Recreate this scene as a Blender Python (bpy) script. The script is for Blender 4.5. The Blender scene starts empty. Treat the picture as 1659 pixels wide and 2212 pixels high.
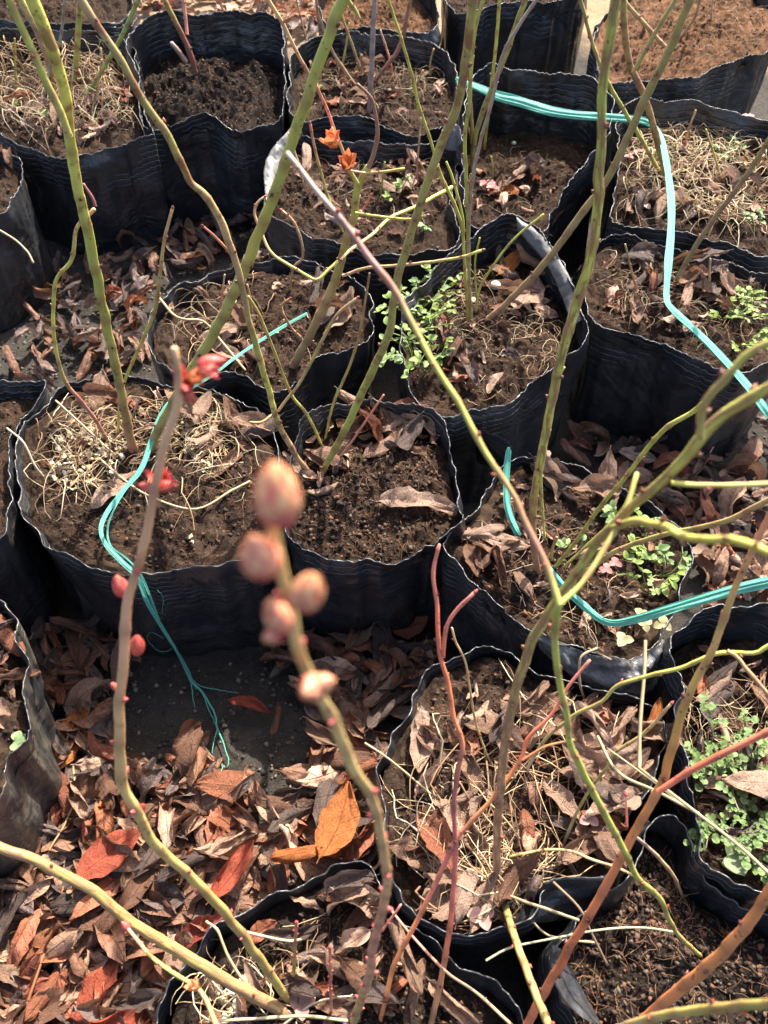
import bpy, math, random
import numpy as np
from mathutils import Vector, Matrix, noise

# ---------------------------------------------------------------- camera, sky, sun, exposure
scene = bpy.context.scene
CAM_Z, PITCH, FPX = 0.95, math.radians(52.0), 1877.0
cam_data = bpy.data.cameras.new('camera')
cam_data.sensor_fit = 'VERTICAL'
cam_data.sensor_height = 4.89
cam_data.sensor_width = 3.67
cam_data.lens = 4.15
cam_data.clip_start = 0.01
cam_data.clip_end = 2000.0
cam_data.dof.use_dof = True
cam_data.dof.focus_distance = 0.92
cam_data.dof.aperture_fstop = 1.7
cam = bpy.data.objects.new('camera', cam_data)
scene.collection.objects.link(cam)
cam.location = (0, 0, CAM_Z)
cam.rotation_euler = (math.pi / 2 - PITCH, 0, 0)
scene.camera = cam

SUN_EL, SUN_AZ = math.radians(49), math.radians(24)      # azimuth from +Y towards +X
world = bpy.data.worlds.new('World')
scene.world = world
world.use_nodes = True
wn = world.node_tree
sky = wn.nodes.new('ShaderNodeTexSky')
sky.sky_type = 'NISHITA'
sky.sun_disc = False
sky.sun_elevation = SUN_EL
sky.sun_rotation = SUN_AZ
sky.air_density = 0.7
sky.dust_density = 4.0
sky.ozone_density = 0.6
wn.links.new(sky.outputs[0], wn.nodes['Background'].inputs[0])
wn.nodes['Background'].inputs[1].default_value = 0.15

sun_data = bpy.data.lights.new('sun', 'SUN')
sun_data.energy = 5.0
sun_data.angle = math.radians(0.53)
sun_data.color = (1.0, 0.94, 0.83)
sun = bpy.data.objects.new('sun', sun_data)
scene.collection.objects.link(sun)
to_sun = Vector((math.sin(SUN_AZ) * math.cos(SUN_EL), math.cos(SUN_AZ) * math.cos(SUN_EL), math.sin(SUN_EL)))
sun.rotation_euler = to_sun.to_track_quat('Z', 'Y').to_euler()

scene.view_settings.view_transform = 'Standard'
scene.view_settings.look = 'None'
scene.view_settings.exposure = 1.78
scene.view_settings.gamma = 1.0
scene.view_settings.use_curve_mapping = False
scene.cycles.max_bounces = 6
scene.cycles.diffuse_bounces = 3

random.seed(7)
COL = scene.collection
R = random.uniform

# ---------------------------------------------------------------- measuring the place from the photograph (1659 x 2212 reading grid)
CP, SP = math.cos(PITCH), math.sin(PITCH)
def ray(u, v):
    x = (u - 829.5) / FPX
    y = -(v - 1106.0) / FPX
    return Vector((x, y * SP + CP, y * CP - SP))
def at_t(u, v, t):
    return Vector((0, 0, CAM_Z)) + ray(u, v) * t
def t_at_z(u, v, z):
    return (z - CAM_Z) / ray(u, v).z
def at_z(u, v, z):
    return at_t(u, v, t_at_z(u, v, z))

# ---------------------------------------------------------------- node helpers
def new_mat(name):
    m = bpy.data.materials.new(name)
    m.use_nodes = True
    nt = m.node_tree
    return m, nt, nt.nodes['Principled BSDF']
def N(nt, kind, **kw):
    n = nt.nodes.new(kind)
    for k, v in kw.items():
        if k in n.inputs:
            n.inputs[k].default_value = v
        else:
            setattr(n, k, v)
    return n
def L(nt, a, b):
    nt.links.new(a, b)
def ramp(nt, src, stops):
    r = nt.nodes.new('ShaderNodeValToRGB')
    e = r.color_ramp.elements
    while len(e) < len(stops):
        e.new(0.5)
    for i, (p, c) in enumerate(stops):
        e[i].position = p
        e[i].color = (*c, 1) if len(c) == 3 else c
    L(nt, src, r.inputs[0])
    return r
def g(x):
    return (x, x, x)
def mix(nt, fac, a, b, mode='MIX'):
    n = nt.nodes.new('ShaderNodeMix')
    n.data_type = 'RGBA'
    n.blend_type = mode
    for sock, val in ((n.inputs[0], fac), (n.inputs[6], a), (n.inputs[7], b)):
        if hasattr(val, 'links'):
            L(nt, val, sock)
        elif isinstance(val, (int, float)):
            sock.default_value = val
        else:
            sock.default_value = (*val, 1)
    return n.outputs[2]
def bump(nt, height, strength=0.5, dist=0.002, prev=None):
    b = N(nt, 'ShaderNodeBump', Strength=strength, Distance=dist)
    L(nt, height, b.inputs['Height'])
    if prev is not None:
        L(nt, prev, b.inputs['Normal'])
    return b.outputs[0]
def tex(nt, scale, detail=6, rough=0.6, coord='Object', dist=0.0):
    tc = N(nt, 'ShaderNodeTexCoord')
    n = N(nt, 'ShaderNodeTexNoise', Scale=scale, Detail=detail, Roughness=rough, Distortion=dist)
    L(nt, tc.outputs[coord], n.inputs['Vector'])
    return n.outputs['Fac']
def math_n(nt, op, a, b=0.0, clamp=False):
    n = nt.nodes.new('ShaderNodeMath')
    n.operation = op
    n.use_clamp = clamp
    for i, val in enumerate((a, b)):
        if hasattr(val, 'links'):
            L(nt, val, n.inputs[i])
        else:
            n.inputs[i].default_value = val
    return n.outputs[0]

# ---------------------------------------------------------------- materials
def mat_plastic():
    m, nt, p = new_mat('black_film')
    uv = N(nt, 'ShaderNodeUVMap')
    sep = N(nt, 'ShaderNodeSeparateXYZ')
    L(nt, uv.outputs[0], sep.inputs[0])
    u, v = sep.outputs[0], sep.outputs[1]                 # metres round the rim, metres below it
    # seams pressed in the film: lines a few millimetres apart that run with the rim
    wob = tex(nt, 14, 2, 0.5)
    vv = math_n(nt, 'ADD', v, math_n(nt, 'MULTIPLY', wob, 0.009))
    ph = math_n(nt, 'MULTIPLY', vv, 2 * math.pi / 0.0098)
    sn = math_n(nt, 'SINE', ph)
    ridge = math_n(nt, 'POWER', math_n(nt, 'MAXIMUM', sn, 0.0), 5.0)
    fade = ramp(nt, v, [(0.0, g(0.4)), (0.012, g(1)), (0.05, g(0.75)), (0.075, g(0.12))])
    patch = ramp(nt, tex(nt, 9, 3, 0.5), [(0.44, g(0.0)), (0.60, g(1))])
    rid = math_n(nt, 'MULTIPLY', math_n(nt, 'MULTIPLY', ridge, fade.outputs[0]), patch.outputs[0])
    n1 = tex(nt, 22, 5, 0.55)
    n2 = tex(nt, 130, 4, 0.6)
    nrm = bump(nt, tex(nt, 9, 3, 0.5, dist=0.8), 0.6, 0.035)
    nrm = bump(nt, n1, 0.45, 0.008, nrm)
    nrm = bump(nt, n2, 0.25, 0.0012, nrm)
    nrm = bump(nt, rid, 1.0, 0.0022, nrm)
    L(nt, nrm, p.inputs['Normal'])
    dust = ramp(nt, tex(nt, 17, 8, 0.72, dist=0.6), [(0.46, g(0)), (0.78, g(1))])
    speck = ramp(nt, tex(nt, 420, 3, 0.6), [(0.64, g(0)), (0.74, g(1))])
    col = mix(nt, math_n(nt, 'MULTIPLY', dust.outputs[0], 0.32), (0.0165, 0.0172, 0.0192), (0.115, 0.103, 0.09))
    col = mix(nt, math_n(nt, 'MULTIPLY', speck.outputs[0], 0.22), col, (0.20, 0.17, 0.14))
    col = mix(nt, math_n(nt, 'MULTIPLY', rid, 0.30), col, (0.13, 0.15, 0.18))  # bluish sky sheen along the ridges, painted into the colour
    edge = math_n(nt, 'ADD', v, math_n(nt, 'MULTIPLY', tex(nt, 260, 3, 0.6), 0.0032))
    er = ramp(nt, edge, [(0.0022, g(1)), (0.0040, g(0))])
    ev = ramp(nt, tex(nt, 24, 4, 0.6), [(0.40, g(0.05)), (0.68, g(0.75))])
    col = mix(nt, math_n(nt, 'MULTIPLY', er.outputs[0], ev.outputs[0]), col, (0.095, 0.095, 0.095))
    L(nt, col, p.inputs['Base Color'])
    rr = ramp(nt, tex(nt, 35, 4, 0.6), [(0.3, g(0.24)), (0.7, g(0.46))])
    L(nt, rr.outputs[0], p.inputs['Roughness'])
    p.inputs['Specular IOR Level'].default_value = 0.5
    return m
def mat_dusty_plastic():
    m = M['film'].copy()
    m.name = 'muddy_film'
    nt = m.node_tree
    p = nt.nodes['Principled BSDF']
    old = p.inputs['Base Color'].links[0].from_socket
    tc = N(nt, 'ShaderNodeTexCoord')
    mp = N(nt, 'ShaderNodeMapping')
    mp.inputs['Scale'].default_value = (40, 40, 9)
    L(nt, tc.outputs['Object'], mp.inputs[0])
    n = N(nt, 'ShaderNodeTexNoise', Scale=1.0, Detail=8, Roughness=0.7)
    L(nt, mp.outputs[0], n.inputs['Vector'])
    d = ramp(nt, n.outputs['Fac'], [(0.47, g(0)), (0.66, g(1))])
    L(nt, mix(nt, math_n(nt, 'MULTIPLY', d.outputs[0], 0.5), old, (0.20, 0.165, 0.11)), p.inputs['Base Color'])
    return m
def mat_soil(name, dark, light, fibre):
    m, nt, p = new_mat(name)
    a = ramp(nt, tex(nt, 26, 9, 0.75), [(0.42, g(0)), (0.60, g(1))])
    b = ramp(nt, tex(nt, 240, 6, 0.7), [(0.46, g(0)), (0.68, g(1))])
    c = ramp(nt, tex(nt, 90, 6, 0.85, dist=2.0), [(0.52, g(0)), (0.60, g(1))])
    col = mix(nt, a.outputs[0], dark, light)
    col = mix(nt, math_n(nt, 'MULTIPLY', b.outputs[0], 0.45), col, tuple(x * 1.9 for x in light))
    col = mix(nt, math_n(nt, 'MULTIPLY', c.outputs[0], 0.5), col, fibre)
    L(nt, col, p.inputs['Base Color'])
    p.inputs['Roughness'].default_value = 0.95
    p.inputs['Specular IOR Level'].default_value = 0.15
    h1 = tex(nt, 120, 8, 0.75)
    h2 = tex(nt, 600, 4, 0.7)
    nrm = bump(nt, h1, 1.0, 0.016)
    nrm = bump(nt, h2, 1.0, 0.003, nrm)
    L(nt, nrm, p.inputs['Normal'])
    return m
def mat_ground():
    m, nt, p = new_mat('bare_ground')
    a = ramp(nt, tex(nt, 9, 9, 0.7), [(0.35, g(0)), (0.68, g(1))])
    b = ramp(nt, tex(nt, 90, 8, 0.8), [(0.42, g(0)), (0.72, g(1))])
    col = mix(nt, a.outputs[0], (0.024, 0.021, 0.018), (0.060, 0.051, 0.042))
    col = mix(nt, math_n(nt, 'MULTIPLY', b.outputs[0], 0.5), col, (0.105, 0.088, 0.070))
    s = ramp(nt, tex(nt, 420, 3, 0.6), [(0.62, g(0)), (0.72, g(1))])
    col = mix(nt, math_n(nt, 'MULTIPLY', s.outputs[0], 0.6), col, (0.22, 0.19, 0.15))
    tc = N(nt, 'ShaderNodeTexCoord')
    sp = N(nt, 'ShaderNodeSeparateXYZ')
    L(nt, tc.outputs['Object'], sp.inputs[0])
    far = math_n(nt, 'ADD', sp.outputs[1], math_n(nt, 'MULTIPLY', tex(nt, 3, 4, 0.6), 0.6))
    fr = ramp(nt, math_n(nt, 'MULTIPLY', far, 0.25), [(0.585, g(0)), (0.62, g(1))])
    sand = mix(nt, b.outputs[0], (0.30, 0.20, 0.115), (0.42, 0.30, 0.185))
    col = mix(nt, fr.outputs[0], col, sand)
    L(nt, col, p.inputs['Base Color'])
    p.inputs['Roughness'].default_value = 0.95
    p.inputs['Specular IOR Level'].default_value = 0.2
    nrm = bump(nt, tex(nt, 38, 9, 0.75), 1.0, 0.016)
    nrm = bump(nt, tex(nt, 260, 6, 0.75), 1.0, 0.0035, nrm)
    L(nt, nrm, p.inputs['Normal'])
    return m
def mat_leaf(name, c1, c2, c3, trans=0.22, rough=0.55):
    m, nt, p = new_mat(name)
    oi = N(nt, 'ShaderNodeObjectInfo')
    geo = N(nt, 'ShaderNodeNewGeometry')
    uv = N(nt, 'ShaderNodeUVMap')
    sp = N(nt, 'ShaderNodeSeparateXYZ')
    L(nt, uv.outputs[0], sp.inputs[0])
    x, s = sp.outputs[0], sp.outputs[1]                    # along 0..1, across -1..1
    rnd = math_n(nt, 'FRACT', math_n(nt, 'ADD', oi.outputs['Random'], math_n(nt, 'MULTIPLY', geo.outputs['Random Per Island'], 0.91)))
    nz = tex(nt, 36, 7, 0.62)
    base = ramp(nt, rnd, [(0.0, c1), (0.5, c2), (1.0, c3)]).outputs[0]
    mott = ramp(nt, nz, [(0.40, g(0)), (0.62, g(1))])
    dark = mix(nt, 1.0, base, (0.36, 0.31, 0.30), 'MULTIPLY')
    col = mix(nt, math_n(nt, 'MULTIPLY', mott.outputs[0], 0.55), base, dark)
    hi = ramp(nt, tex(nt, 140, 5, 0.7), [(0.55, g(0)), (0.72, g(1))])
    col = mix(nt, math_n(nt, 'MULTIPLY', hi.outputs[0], 0.3), col, tuple(min(1, q * 1.5 + 0.05) for q in c3))
    spots = ramp(nt, tex(nt, 330, 2, 0.5), [(0.67, g(0)), (0.72, g(1))])
    col = mix(nt, math_n(nt, 'MULTIPLY', spots.outputs[0], 0.7), col, (0.05, 0.03, 0.02))
    a = math_n(nt, 'ABSOLUTE', s)
    mid = ramp(nt, a, [(0.02, g(1)), (0.07, g(0))]).outputs[0]
    side = math_n(nt, 'SINE', math_n(nt, 'MULTIPLY', math_n(nt, 'SUBTRACT', x, math_n(nt, 'MULTIPLY', a, 0.16)), 2 * math.pi * 6.5))
    sv = ramp(nt, side, [(0.90, g(0)), (0.99, g(1))]).outputs[0]
    vein = math_n(nt, 'MAXIMUM', mid, math_n(nt, 'MULTIPLY', sv, 0.5))
    col = mix(nt, math_n(nt, 'MULTIPLY', vein, 0.42), col, dark)
    p.inputs['Roughness'].default_value = rough
    p.inputs['Specular IOR Level'].default_value = 0.32
    L(nt, col, p.inputs['Base Color'])
    nrm = bump(nt, nz, 0.8, 0.006)
    nrm = bump(nt, tex(nt, 190, 5, 0.65), 0.8, 0.0018, nrm)
    nrm = bump(nt, vein, 0.8, 0.0012, nrm)
    L(nt, nrm, p.inputs['Normal'])
    if trans:
        tr = N(nt, 'ShaderNodeBsdfTranslucent')
        L(nt, col, tr.inputs['Color'])
        L(nt, nrm, tr.inputs['Normal'])
        ms = N(nt, 'ShaderNodeMixShader')
        ms.inputs[0].default_value = trans
        L(nt, p.outputs[0], ms.inputs[1])
        L(nt, tr.outputs[0], ms.inputs[2])
        L(nt, ms.outputs[0], nt.nodes['Material Output'].inputs[0])
    return m
def mat_cane(name, blotch, peel=0.0):
    m, nt, p = new_mat(name)
    at = N(nt, 'ShaderNodeAttribute', attribute_name='tint')
    uv = N(nt, 'ShaderNodeUVMap')
    mp = N(nt, 'ShaderNodeMapping')
    mp.inputs['Scale'].default_value = (1.0, 1.0, 1.0)
    L(nt, uv.outputs[0], mp.inputs[0])
    fine = tex(nt, 240, 5, 0.6)
    col = mix(nt, ramp(nt, tex(nt, 40, 5, 0.6), [(0.35, g(0)), (0.7, g(0.5))]).outputs[0], at.outputs['Color'],
              mix(nt, 1.0, at.outputs['Color'], (0.66, 0.62, 0.5), 'MULTIPLY'))
    bl = ramp(nt, tex(nt, 38, 6, 0.62, dist=0.8), [(0.64 - 0.10 * blotch, g(0)), (0.70 - 0.08 * blotch, g(1))])
    col = mix(nt, math_n(nt, 'MULTIPLY', bl.outputs[0], 0.72 * blotch), col, (0.16, 0.045, 0.028))
    vo = N(nt, 'ShaderNodeTexVoronoi', Scale=190.0)
    tc = N(nt, 'ShaderNodeTexCoord')
    L(nt, tc.outputs['Object'], vo.inputs['Vector'])
    dots = ramp(nt, vo.outputs['Distance'], [(0.16, g(1)), (0.25, g(0))])
    sel = ramp(nt, tex(nt, 70, 2, 0.5), [(0.50, g(0)), (0.56, g(1))])
    col = mix(nt, math_n(nt, 'MULTIPLY', math_n(nt, 'MULTIPLY', dots.outputs[0], sel.outputs[0]), 0.75), col, (0.085, 0.03, 0.02))
    if peel:
        wv = N(nt, 'ShaderNodeTexNoise', Scale=1.0, Detail=5, Roughness=0.6)
        m2 = N(nt, 'ShaderNodeMapping')
        m2.inputs['Scale'].default_value = (4, 7, 1)
        L(nt, uv.outputs[0], m2.inputs[0])
        L(nt, m2.outputs[0], wv.inputs['Vector'])
        pe = ramp(nt, wv.outputs['Fac'], [(0.50, g(0)), (0.54, g(1))])
        col = mix(nt, math_n(nt, 'MULTIPLY', pe.outputs[0], peel), col, (0.27, 0.14, 0.075))
        nr = bump(nt, pe.outputs[0], 0.7, 0.0008)
    else:
        nr = None
    L(nt, col, p.inputs['Base Color'])
    p.inputs['Roughness'].default_value = 0.52
    p.inputs['Specular IOR Level'].default_value = 0.35
    nr = bump(nt, fine, 0.35, 0.0008, nr)
    L(nt, nr, p.inputs['Normal'])
    return m
def mat_tint(name, rough=0.5, trans=0.0, vary=0.25, spec=0.35):
    m, nt, p = new_mat(name)
    at = N(nt, 'ShaderNodeAttribute', attribute_name='tint')
    oi = N(nt, 'ShaderNodeObjectInfo')
    k = ramp(nt, oi.outputs['Random'], [(0, g(1 - vary)), (1, g(1))])
    col = mix(nt, 1.0, at.outputs['Color'], k.outputs[0], 'MULTIPLY')
    nz = tex(nt, 90, 5, 0.6)
    col = mix(nt, ramp(nt, nz, [(0.4, g(0)), (0.75, g(0.5))]).outputs[0], col, mix(nt, 1.0, col, (0.6, 0.55, 0.5), 'MULTIPLY'))
    L(nt, col, p.inputs['Base Color'])
    p.inputs['Roughness'].default_value = rough
    p.inputs['Specular IOR Level'].default_value = spec
    L(nt, bump(nt, tex(nt, 300, 4, 0.6), 0.3, 0.0006), p.inputs['Normal'])
    if trans:
        tr = N(nt, 'ShaderNodeBsdfTranslucent')
        L(nt, col, tr.inputs['Color'])
        ms = N(nt, 'ShaderNodeMixShader')
        ms.inputs[0].default_value = trans
        L(nt, p.outputs[0], ms.inputs[1])
        L(nt, tr.outputs[0], ms.inputs[2])
        L(nt, ms.outputs[0], nt.nodes['Material Output'].inputs[0])
    return m
def mat_twine():
    m, nt, p = new_mat('teal_tape')
    uv = N(nt, 'ShaderNodeUVMap')
    mp = N(nt, 'ShaderNodeMapping')
    mp.inputs['Scale'].default_value = (2.5, 14, 1)
    L(nt, uv.outputs[0], mp.inputs[0])
    n = N(nt, 'ShaderNodeTexNoise', Scale=1.0, Detail=4, Roughness=0.6)
    L(nt, mp.outputs[0], n.inputs['Vector'])
    c = ramp(nt, n.outputs['Fac'], [(0.3, (0.06, 0.30, 0.23)), (0.52, (0.12, 0.43, 0.33)), (0.72, (0.22, 0.54, 0.43))])
    L(nt, c.outputs[0], p.inputs['Base Color'])
    p.inputs['Roughness'].default_value = 0.55
    p.inputs['Specular IOR Level'].default_value = 0.3
    L(nt, bump(nt, n.outputs['Fac'], 0.7, 0.0012), p.inputs['Normal'])
    tr = N(nt, 'ShaderNodeBsdfTranslucent')
    L(nt, c.outputs[0], tr.inputs['Color'])
    ms = N(nt, 'ShaderNodeMixShader')
    ms.inputs[0].default_value = 0.3
    L(nt, p.outputs[0], ms.inputs[1])
    L(nt, tr.outputs[0], ms.inputs[2])
    L(nt, ms.outputs[0], nt.nodes['Material Output'].inputs[0])
    return m

M = {}
M['film'] = mat_plastic()
M['muddy'] = mat_dusty_plastic()
def mat_pale_film():
    m = M['film'].copy()
    m.name = 'dusty_lit_film'
    nt = m.node_tree
    q = nt.nodes['Principled BSDF']
    old = q.inputs['Base Color'].links[0].from_socket
    d = ramp(nt, tex(nt, 60, 7, 0.7), [(0.30, g(0.1)), (0.62, g(1))])
    L(nt, mix(nt, math_n(nt, 'MULTIPLY', d.outputs[0], 0.6), old, (0.16, 0.155, 0.148)), q.inputs['Base Color'])  # dust, plus the sunlit grey of the turned lips put into the colour
    for l in list(q.inputs['Roughness'].links):
        nt.links.remove(l)
    q.inputs['Roughness'].default_value = 0.55
    return m
M['pale'] = mat_pale_film()
M['grey_sheen'] = M['pale'].copy()  # grey sheen on the black folded lip is put into its colour
M['grey_sheen'].name = 'grey_sheen_film'
M['grey_sheen'].node_tree.nodes['Principled BSDF'].inputs['Roughness'].default_value = 0.24
M['soil'] = mat_soil('potting_soil', (0.015, 0.010, 0.0075), (0.062, 0.039, 0.026), (0.17, 0.078, 0.038))
M['soil_dark'] = mat_soil('dark_soil', (0.012, 0.009, 0.008), (0.036, 0.025, 0.019), (0.085, 0.048, 0.030))  # darker soil tone for a few of the bags
M['soil_red'] = mat_soil('fibrous_soil', (0.065, 0.034, 0.019), (0.21, 0.105, 0.052), (0.36, 0.18, 0.085))
M['ground'] = mat_ground()
M['tan'] = mat_leaf('tan_leaf', (0.27, 0.155, 0.098), (0.37, 0.225, 0.148), (0.30, 0.17, 0.105))
M['pale_leaf'] = mat_leaf('pale_leaf', (0.40, 0.26, 0.18), (0.50, 0.33, 0.235), (0.44, 0.28, 0.19))
M['brown'] = mat_leaf('brown_leaf', (0.155, 0.074, 0.044), (0.235, 0.118, 0.070), (0.185, 0.088, 0.053))
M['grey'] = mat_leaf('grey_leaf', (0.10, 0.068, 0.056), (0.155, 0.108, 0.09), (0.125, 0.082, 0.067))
M['russet'] = mat_leaf('russet_leaf', (0.30, 0.10, 0.052), (0.36, 0.135, 0.065), (0.27, 0.08, 0.048))
M['orange'] = mat_leaf('orange_leaf', (0.58, 0.19, 0.05), (0.64, 0.23, 0.06), (0.55, 0.17, 0.05), 0.3)
M['red'] = mat_leaf('red_leaf', (0.42, 0.085, 0.045), (0.48, 0.11, 0.055), (0.40, 0.075, 0.042), 0.25)
M['cane'] = mat_cane('cane_bark', 0.5)
M['cane_blotched'] = mat_cane('blotched_cane_bark', 1.0)
M['cane_peeling'] = mat_cane('peeling_cane_bark', 0.5, 0.85)
M['bud'] = mat_tint('bud_scale', 0.30, 0.15, 0.2, 0.5)
M['green'] = mat_tint('green_leaf', 0.5, 0.3, 0.35)
M['straw'] = mat_tint('straw', 0.6, 0.1, 0.3)
M['scrap'] = mat_tint('scrap', 0.9, 0.0, 0.3, 0.15)
M['twine'] = mat_twine()

# ---------------------------------------------------------------- mesh helpers
ORG = {}                                                    # world position of every object's own origin
def link(o, parent=None):
    COL.objects.link(o)
    if parent is not None:
        o.parent = parent
    return o
def tag(o, label, cat, group=None):
    o['label'] = label
    o['category'] = cat
    if group:
        o['group'] = group
    return o
def make_mesh(name, verts, faces, mat, smooth=True, cols=None, uvs=None):
    me = bpy.data.meshes.new(name)
    me.from_pydata([tuple(v) for v in verts], [], faces)
    if smooth:
        me.polygons.foreach_set('use_smooth', [True] * len(me.polygons))
    if mat is not None:
        me.materials.append(mat)
    if cols is not None:
        ca = me.color_attributes.new('tint', 'FLOAT_COLOR', 'POINT')
        ca.data.foreach_set('color', np.concatenate([np.asarray(cols, dtype=np.float32).reshape(-1, 3), np.ones((len(verts), 1), np.float32)], 1).ravel())
    if uvs is not None:
        ul = me.uv_layers.new(name='UVMap')
        li = np.zeros(len(me.loops), np.int32)
        me.loops.foreach_get('vertex_index', li)
        ul.data.foreach_set('uv', np.asarray(uvs, np.float32)[li].ravel())
    me.update()
    return me
def empty(name, loc):
    o = bpy.data.objects.new(name, None)
    o.empty_display_size = 0.03
    o.location = loc
    link(o)
    ORG[o.name] = Vector(loc)
    return o
def put(name, verts, faces, mat, parent=None, origin=None, **kw):
    """verts in world space; the object's origin is its parent's origin (or origin)."""
    org = ORG[parent.name] if parent is not None else Vector(origin if origin is not None else np.mean(np.asarray([tuple(v) for v in verts]), 0))
    a = np.asarray([tuple(v) for v in verts], float) - np.array(org)
    me = make_mesh(name, a, faces, mat, **kw)
    o = bpy.data.objects.new(name, me)
    link(o, parent)
    if parent is None:
        o.location = org
    ORG[o.name] = org
    return o
def inst(name, me, matrix, parent=None):
    o = bpy.data.objects.new(name, me)
    link(o, parent)
    if parent is not None:
        matrix = Matrix.Translation(-ORG[parent.name]) @ matrix
    o.matrix_local = matrix
    return o
def catmull(pts, n, closed=False):
    P = [np.array(p, float) for p in pts]
    m = len(P)
    out = []
    segs = m if closed else m - 1
    # arc-length-ish distribution
    Ls = [np.linalg.norm((P[(i + 1) % m] - P[i])[:3]) + 1e-9 for i in range(segs)]
    tot = sum(Ls)
    cum = np.concatenate([[0], np.cumsum(Ls)])
    cnt = n if closed else n - 1
    for j in range(n):
        d = tot * j / cnt
        i = min(int(np.searchsorted(cum, d, side='right')) - 1, segs - 1)
        t = (d - cum[i]) / Ls[i]
        if closed:
            p0, p1, p2, p3 = P[(i - 1) % m], P[i], P[(i + 1) % m], P[(i + 2) % m]
        else:
            p1, p2 = P[i], P[i + 1]
            p0 = P[i - 1] if i > 0 else 2 * p1 - p2
            p3 = P[i + 2] if i + 2 < m else 2 * p2 - p1
        out.append(0.5 * ((2 * p1) + (-p0 + p2) * t + (2 * p0 - 5 * p1 + 4 * p2 - p3) * t * t + (-p0 + 3 * p1 - 3 * p2 + p3) * t ** 3))
    return np.array(out)
def tube(path, radii, sides=8, cap=True, wob=0.0, seed=0):
    """path (n,3); returns verts, faces, uvs, ring parameter"""
    n = len(path)
    path = np.asarray(path, float)
    T = np.gradient(path, axis=0)
    T /= np.linalg.norm(T, axis=1)[:, None] + 1e-12
    ref = np.array([0.0, 0.0, 1.0]) if abs(T[0][2]) < 0.9 else np.array([1.0, 0.0, 0.0])
    nrm = np.cross(T[0], ref)
    nrm /= np.linalg.norm(nrm)
    V, UV, S = [], [], []
    dist = 0.0
    for i in range(n):
        if i:
            nrm = nrm - T[i] * np.dot(nrm, T[i])
            nrm /= np.linalg.norm(nrm) + 1e-12
            dist += np.linalg.norm(path[i] - path[i - 1])
        b = np.cross(T[i], nrm)
        for s in range(sides):
            a = 2 * math.pi * s / sides
            r = radii[i]
            if wob:
                r *= 1 + wob * noise.noise((i * 0.35 + seed, math.cos(a) * 0.9, math.sin(a) * 0.9))
            V.append(path[i] + (nrm * math.cos(a) + b * math.sin(a)) * r)
            UV.append((dist * 10, s / sides))
            S.append(i / (n - 1))
    F = []
    for i in range(n - 1):
        for s in range(sides):
            s2 = (s + 1) % sides
            F.append((i * sides + s, i * sides + s2, (i + 1) * sides + s2, (i + 1) * sides + s))
    if cap:
        V.append(path[-1] + T[-1] * radii[-1] * 0.7)
        UV.append((dist * 10, 0.5)); S.append(1.0)
        e = len(V) - 1
        for s in range(sides):
            F.append(((n - 1) * sides + s, (n - 1) * sides + (s + 1) % sides, e))
    return V, F, UV, S
class Bag:
    pass
class Join:
    """collects small pieces into one mesh"""
    def __init__(self):
        self.v, self.f, self.c, self.u, self.n = [], [], [], [], 0
    def add(self, V, F, col=None, uv=None):
        V = np.asarray([tuple(x) for x in V], float)
        self.v.append(V)
        self.f.extend([tuple(i + self.n for i in f) for f in F])
        self.n += len(V)
        if col is not None:
            c = np.asarray(col, float)
            self.c.append(np.tile(c, (len(V), 1)) if c.ndim == 1 else c)
        if uv is not None:
            self.u.append(np.asarray(uv, float))
    def build(self, name, mat, parent=None, origin=None, smooth=True):
        if not self.v:
            return None
        V = np.concatenate(self.v)
        return put(name, V, self.f, mat, parent, origin, smooth=smooth,
                   cols=np.concatenate(self.c) if self.c else None, uvs=np.concatenate(self.u) if self.u else None)
def inside(poly, x, y):
    r = False
    n = len(poly)
    for i in range(n):
        x1, y1 = poly[i][:2]
        x2, y2 = poly[(i + 1) % n][:2]
        if (y1 > y) != (y2 > y) and x < (x2 - x1) * (y - y1) / (y2 - y1) + x1:
            r = not r
    return r

# ---------------------------------------------------------------- the ground
def build_ground():
    xs = [-400, -120, -40, -14, -6, -3, -1.9] + list(np.linspace(-1.4, 1.4, 141)) + [1.9, 3, 6, 14, 40, 120, 400]
    ys = [-200, -60, -20, -7, -3, -1.2] + list(np.linspace(-0.5, 2.9, 171)) + [3.3, 4, 6, 10, 20, 50, 140, 600]
    V, F = [], []
    for y in ys:
        for x in xs:
            d = 0.0
            if abs(x) < 1.5 and -0.6 < y < 3:
                d = 0.010 * noise.fractal((x * 7, y * 7, 3.1), 0.8, 2.0, 5) - 0.004
            V.append((x, y, min(d, 0.006)))
    w = len(xs)
    for j in range(len(ys) - 1):
        for i in range(w - 1):
            F.append((j * w + i, j * w + i + 1, (j + 1) * w + i + 1, (j + 1) * w + i))
    o = put('ground', V, F, M['ground'], origin=(0, 0, 0))
    o['kind'] = 'structure'
build_ground()

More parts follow.
